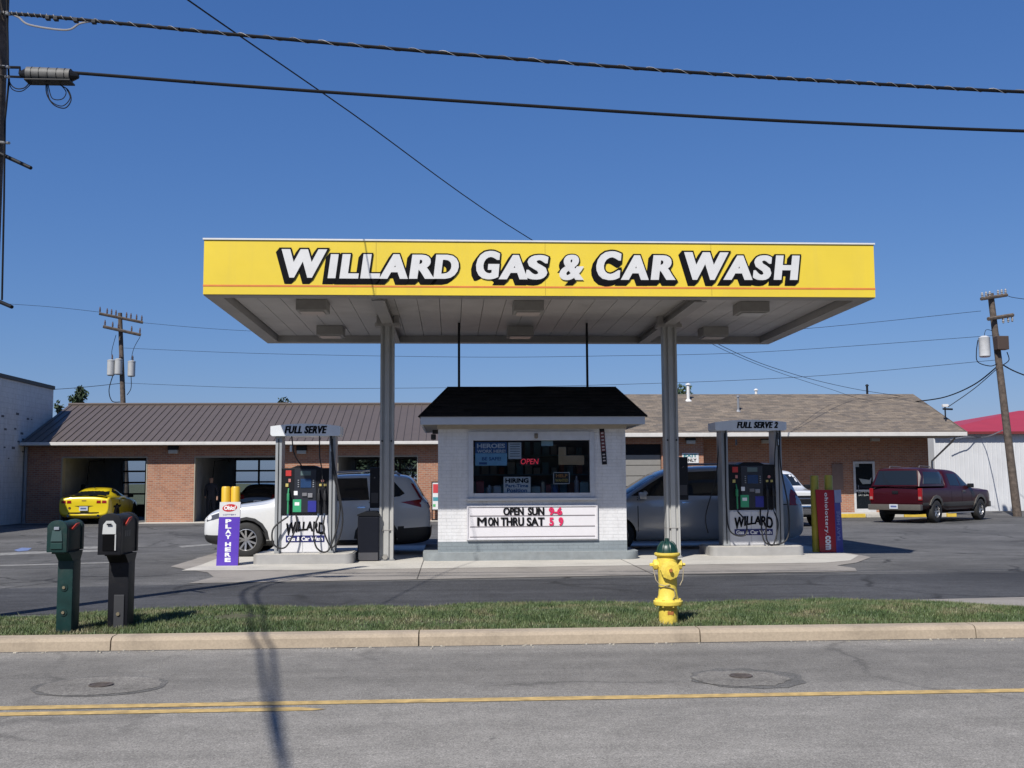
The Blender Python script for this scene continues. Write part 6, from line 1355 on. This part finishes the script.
# ---- yellow coupe, tail to the camera
YP_ = carpaint('paint_yellow', (.86, .66, .02))
ya = G(84, 524.5); hd_ = R_(90-3.5)
cx0 = P(84.0, 510, ya.y).x; rzc = R_(92.5)
c = Car('sports_coupe', (cx0+2.35*math.cos(rzc), ya.y+2.35*math.sin(rzc), 0), rzc, 'yellow sports coupe with black stripes parked before the first wash bay', 'car',
        [(2.4, .38, .66, .66, .70, .42), (2.32, .22, .82, .74, .79, .6), (1.9, .16, .92, .84, .88, .74), (1.2, .16, .94, .92, .95, .78), (.72, .16, .93, .97, 1.02, .76), (.55, .16, .93, .98, 1.08, .72), (-.05, .16, .93, .99, 1.36, .56), (-.35, .16, .94, .99, 1.39, .56), (-.9, .16, .96, 1.01, 1.37, .55), (-1.45, .17, .97, 1.03, 1.17, .60), (-1.75, .18, .97, 1.05, 1.11, .72), (-2.2, .22, .96, 1.05, 1.10, .80), (-2.36, .28, .93, .98, 1.05, .80), (-2.40, .36, .88, .84, .90, .78), (-2.38, .40, .8, .6, .64, .7)],
        YP_, [(1.45, .93, .36, .25), (-1.40, .95, .36, .27)])
for x, y, w_ in ((1.45, .83, .24), (-1.40, .84, .27)):
    for s_ in (-1, 1): c.wheel(x, y*s_, .36, w_, 5, .70, DARK)
c.patch('rear_window', [(-.66, 1.10), (.66, 1.10), (.50, 1.33), (-.50, 1.33)], 'B', GLD); c.patch('windshield', [(-.6, 1.05), (.6, 1.05), (.48, 1.34), (-.48, 1.34)], 'F', GLD)
c.both('side_window', [(.52, 1.04), (.0, 1.31), (-.5, 1.34), (-.95, 1.22), (-.92, 1.06)], GLD)
for s_ in (-1, 1):
    for y0_, y1_ in ((.46, .62), (.66, .83)): c.patch('taillight', [(s_*y0_, .80), (s_*y1_, .80), (s_*(y1_-.01), .90), (s_*(y0_+.01), .90)], 'B', REDL, lift=.012)
    c.patch('hood_stripe', [(.75, s_*.12), (2.2, s_*.10), (2.2, s_*.35), (.75, s_*.40)], 'T', BLK, lift=.003); c.patch('trunk_stripe', [(-2.33, s_*.12), (-1.72, s_*.12), (-1.72, s_*.42), (-2.33, s_*.42)], 'T', BLK, lift=.003)
mb = MB(); prof = [(-.80, 1.06), (-.74, 1.115), (-.3, 1.145), (.3, 1.145), (.74, 1.115), (.80, 1.06), (.7, 1.09), (.3, 1.12), (-.3, 1.12), (-.7, 1.09)]
mb.prism([(-2.40, a_, b_) for a_, b_ in prof], (.16, 0, .01)); mb.build('spoiler', BLK, c.t, world=False)
c.patch('rear_emblem', [(-.08, .885), (.08, .885), (.08, .915), (-.08, .915)], 'B', mat('emblem_gold', (.25, .15, .02)), lift=.014)
c.patch('diffuser', [(-.62, .30), (.62, .30), (.55, .46), (-.55, .46)], 'B', BLK, lift=.010)
c.patch('bumper_recess', [(-.34, .70), (-.2, .67), (-.16, .60), (.16, .60), (.2, .67), (.34, .70), (.2, .71), (-.2, .71)], 'B', mat('recess_dark', (.10, .07, .01)), lift=.008); plate(c, 'B', -2.425, .60)
c.patch('round_badge', [(.52+.05*math.cos(i*.785), .62+.05*math.sin(i*.785)) for i in range(8)], 'B', mat('badge_brown', (.12, .05, .01)), lift=.010)
mb = MB(); [mb.cyl((-2.36, y, .33), (-2.46, y, .33), .05, seg=14) for y in (-.55, .55)]; mb.build('exhaust', CHROME, c.t, world=False)
[c.seam([(.55, .98), (.6, .6), (.5, .25)], a_) for a_ in 'LR']; [c.seam([(-.75, 1.0), (-.78, .6), (-.65, .25)], a_) for a_ in 'LR']
c.both('side_decal', [(-1.9, .62), (-.9, .62), (-.75, .72), (-1.9, .70)], BLK, lift=.003)
[mirror(c, .42, y, 1.0, BLK) for y in (.88, -.88)]
c.patch('side_vent', [(-1.0, .76), (-.93, .76), (-.98, .9), (-1.05, .9)], 'R', BLK, lift=.004)
mb = MB(); mb.prism([(-.95, -.02, 1.38), (-1.1, -.02, 1.365), (-1.1, -.02, 1.42)], (0, .04, 0)); mb.build('antenna', DARK, c.t, world=False)

# ---- pickup trucks
def pickup(name, loc, rz, label, paint, lower, shell, scale=1.0):
    c = Car(name, loc, rz, label, 'pickup truck',
            [(2.90, .55, .84, 1.06, 1.12, .68), (2.89, .50, .88, 1.08, 1.14, .72), (2.80, .40, .95, 1.12, 1.18, .78), (2.5, .36, .98, 1.16, 1.21, .82), (1.9, .36, .98, 1.15, 1.20, .84), (1.45, .36, .985, 1.19, 1.25, .84), (1.25, .36, .985, 1.20, 1.34, .80), (.72, .36, .985, 1.22, 1.76, .70), (.45, .36, .985, 1.22, 1.88, .70), (-.3, .36, .985, 1.22, 1.91, .70), (-.72, .36, .985, 1.22, 1.89, .70), (-.80, .36, .985, 1.22, 1.30, .86), (-1.0, .42, .985, 1.24, 1.28, .90), (-1.9, .42, .985, 1.24, 1.28, .90), (-2.76, .42, .985, 1.24, 1.28, .90), (-2.84, .46, .98, 1.22, 1.26, .90), (-2.86, .52, .95, 1.0, 1.04, .88)],
            paint, [(1.85, .99, .40, .27), (-1.80, .99, .40, .27)])
    for x in (1.85, -1.80):
        for y in (.87, -.87): c.wheel(x, y, .40, .26, 6, .56, RIMM, False)
    c.both('side_window', [(1.10, 1.30), (.66, 1.70), (.36, 1.73), (.34, 1.29)], GLD); c.both('side_window', [(.27, 1.29), (.28, 1.73), (-.42, 1.73), (-.50, 1.31)], GLD)
    c.patch('windshield', [(-.72, 1.34), (.72, 1.34), (.60, 1.74), (-.60, 1.74)], 'F', GLD)
    for x in (1.12, .30, -.56): [c.seam([(x, 1.25), (x-.0, .8), (x+.0, .45)], a_) for a_ in 'LR']
    c.both('door_handle', [(.38, 1.08), (.56, 1.08), (.56, 1.12), (.38, 1.12)], lower, lift=.03, th=.03)
    for a_ in 'LR':
        for x in (1.85, -1.80):
            arcs = [(math.pi*i/8, math.pi*(i+1)/8) for i in range(8)]
            for t0, t1 in arcs: c.patch('fender_flare', [(x+.455*math.cos(t0), .42+.455*math.sin(t0)), (x+.56*math.cos(t0), .42+.56*math.sin(t0)), (x+.56*math.cos(t1), .42+.56*math.sin(t1)), (x+.455*math.cos(t1), .42+.455*math.sin(t1))], a_, lower, lift=.035, th=.05, step=.3)
    if shell:
        c.both('lower_body_side', [(1.28, .46), (1.28, .72), (-1.24, .72), (-1.24, .46)], lower, lift=.006); c.both('lower_body_side', [(-2.36, .50), (-2.36, .72), (-2.80, .72), (-2.80, .50)], lower, lift=.006)
        # camper shell
        bm = MB(); S = [(-.86, .86, .70, 1.86), (-1.2, .90, .76, 1.93), (-2.3, .90, .76, 1.95), (-2.62, .90, .76, 1.90), (-2.88, .90, .84, 1.30)]
        prev = None
        rings = []
        for (x, w0, w1, zt_) in S:
            ring = [(x, w0, 1.285), (x, (w0+w1)/2+.02, 1.285+(zt_-1.285)*.55), (x, w1, zt_-.08), (x, w1*.88, zt_-.015), (x, 0, zt_+.015)]; ring += [(p[0], -p[1], p[2]) for p in ring[-2::-1]]; rings.append([bm.bm.verts.new(p) for p in ring])
        for a_, b_ in zip(rings, rings[1:]):
            for i in range(len(a_)-1): bm.bm.faces.new([a_[i], a_[i+1], b_[i+1], b_[i]])
        bm.bm.faces.new(rings[0]); bm.bm.faces.new(rings[-1][::-1]); 
        for a_, b_ in zip(rings, rings[1:]): bm.bm.faces.new([a_[0], b_[0], b_[-1], a_[-1]])
        bv = BVHTree.FromBMesh(bm.bm); shl = bm.build('camper_shell', paint, c.t, world=False, smooth=True, angle=35)
        old = c.bvh; c.bvh = bv
        for a_ in 'LR': c.patch('shell_window', [(-1.02, 1.38), (-1.08, 1.78), (-2.40, 1.80), (-2.58, 1.38)], a_, GLD, lift=.008, parent=shl)
        hw = c.patch('hatch_window', [(-.80, 1.34), (.80, 1.34), (.70, 1.84), (-.70, 1.84)], 'B', GLD, lift=.010, parent=shl)
        c.bvh = old
        mb = MB(); mb.box(-2.83, -2.79, -.10, .10, 1.40, 1.43, .005); mb.build('latch', CHROME, shl, world=False)
        mb = MB(); [mb.tube([(-1.25, y, 1.93), (-1.3, y, 1.985), (-2.1, y, 2.0), (-2.15, y, 1.95)], .014, 6) for y in (-.55, .55)]; mb.build('roof_rack', mat('rack_grey', (.3, .28, .28), .4, .5), shl, world=False)
    # tailgate end
    tg = c.patch('tailgate', [(-.80, .70), (.80, .70), (.80, 1.22), (-.80, 1.22)], 'B', paint, lift=.012, th=.02)
    c.lump('tailgate_handle', -2.895, -2.865, -.11, .11, 1.03, 1.13, DARK, .01)
    for s_ in (-1, 1):
        mb = MB(); mb.box(-2.885, -2.80, s_*.90-.07, s_*.90+.07, .80, 1.22, .015); tl = mb.build('taillight', REDL, c.t, world=False)
        mb = MB(); mb.box(-2.893, -2.886, s_*.90-.05, s_*.90+.05, .84, .93); mb.build('reverse_lens', mat('dull_lens', (.3, .2, .18), .3), tl, world=False)
    c.lump('rear_bumper', -3.02, -2.84, -.97, .97, .46, .66, lower if shell else CHROME, .03); plate(c, 'B', -3.03, .585)
    mb = MB(); text(mb, 'CUSTOM', (0, .45, 0, .05), (Vector((-2.888, .72, .78)), Vector((0, -1, 0)), Vector((0, 0, 1)), Vector((-1, 0, 0))), .01) if False else None
    mb.bm.free()
    mb = MB(); mb.box(-2.6, 2.5, -.55, .55, .30, .44, .02); mb.cyl((-1.8, -.8, .4), (-1.8, .8, .4), .07); mb.cyl((1.85, -.8, .4), (1.85, .8, .4), .06); mb.build('chassis', ARCH, c.t, world=False)
    mb = MB(); [mb.box(-.7, 1.2, s_*.93-.07, s_*.93+.07, .30, .34, .015) for s_ in (-1, 1)]; mb.build('running_board', mat('board_grey', (.3, .31, .33), .4, .4), c.t, world=False)
    # front end
    c.lump('front_bumper', 2.72, 2.92, -.93, .93, .48, .70, CHROME if not shell else lower, .04)
    c.patch('grille', [(-.58, .74), (.58, .74), (.62, 1.02), (-.62, 1.02)], 'F', DARK, lift=.015)
    mb = MB(); mb.box(2.895, 2.92, -.60, .60, .90, .94, .008); mb.build('grille_bar', CHROME, c.t, world=False)
    for s_ in (-1, 1): c.patch('headlight', [(s_*.62, .80), (s_*.86, .80), (s_*.86, 1.0), (s_*.64, 1.0)], 'F', CLRL, lift=.018)
    [mirror(c, .98, y, 1.24, DARK) for y in (.88, -.88)]
    return c
MRP = mat('paint_maroon', (.040, .0035, .007), .34, 0, .04, 2, coat=.25, spec=.2)
TRG = mat('trim_pewter', (.13, .12, .105), .45, .2)
hdg = R_(90-50); rl_ = G(870.5, 522.5); fw_ = Vector((math.cos(hdg), math.sin(hdg), 0)); rt_ = Vector((fw_.y, -fw_.x, 0))
base = Vector((rl_.x, rl_.y, 0))+rt_*.98+fw_*2.86
pickup('pickup_truck', base, hdg, 'maroon pickup truck with camper shell parked beside the white shed', MRP, TRG, True)
# white pickup facing the camera behind the van
hw_ = R_(-90+3); gq = P(782, 505, 34.0)
fwv = Vector((math.cos(hw_), math.sin(hw_), 0))
pickup('pickup_truck', Vector((gq.x, 34.0, 0))-fwv*2.9+Vector((.62, 0, 0)), hw_, 'white pickup truck facing the street, seen past the tail of the van', carpaint('paint_white', (.78, .79, .79)), mat('trim_grey2', (.2, .2, .2), .5), False)
# black hatchback being washed inside the second bay
BK = carpaint('paint_black', (.008, .008, .009))
q = P(257, 500, 44.2)
c = Car('parked_hatchback', (q.x, 46.4, .02), R_(90), 'black hatchback inside the second car wash bay, its rear towards the lot', 'car',
        [(2.1, .38, .62, .66, .70, .42), (2.02, .22, .80, .76, .82, .6), (1.6, .17, .87, .90, .94, .7), (.95, .17, .88, .98, 1.05, .72), (.2, .17, .88, 1.0, 1.44, .6), (-.2, .17, .88, 1.0, 1.50, .6), (-1.3, .17, .88, 1.02, 1.47, .6), (-1.65, .18, .88, 1.03, 1.40, .6), (-1.95, .22, .87, 1.02, 1.10, .66), (-2.08, .3, .8, .86, .92, .6), (-2.1, .4, .7, .7, .74, .5)],
        BK, [(1.25, .88, .32, .2), (-1.3, .88, .32, .2)])
for x in (1.25, -1.3):
    for y in (.78, -.78): c.wheel(x, y, .32, .2, 5)
c.patch('rear_window', [(-.58, 1.10), (.58, 1.10), (.50, 1.38), (-.50, 1.38)], 'B', GLD); c.both('side_window', [(.75, 1.05), (.2, 1.38), (-1.2, 1.40), (-1.6, 1.15), (-1.4, 1.06)], GLD)
for s_ in (-1, 1): c.patch('taillight', [(s_*.55, .86), (s_*.80, .86), (s_*.76, 1.02), (s_*.6, 1.02)], 'B', REDL, lift=.01)
plate(c, 'B', -2.11, .72)
# unseen storefront across the street, added for dark reflections and less sky light
SB = brickmat('unseen_storefront_brick', (.22, .12, .09), (.16, .09, .07), (.2, .18, .16))
sf = thing('unseen_storefront', (0, -16, 0), 'unseen dark brick storefront added behind the camera to darken reflections and block low sky', 'building')
mb = MB(); mb.box(-45, 45, -26, -15, 0, 7); mb.build('wall', SB, sf)
mb = MB(); mb.box(-45.2, 45.2, -26.2, -14.9, 7.0, 7.3, .02); mb.build('cornice', WHT, sf)
for i in range(14):
    x = -42+i*6.3; mb = MB(); mb.box(x, x+4, -15.02, -14.96, .9, 3.0, .01); mb.build('window', GLD, sf)
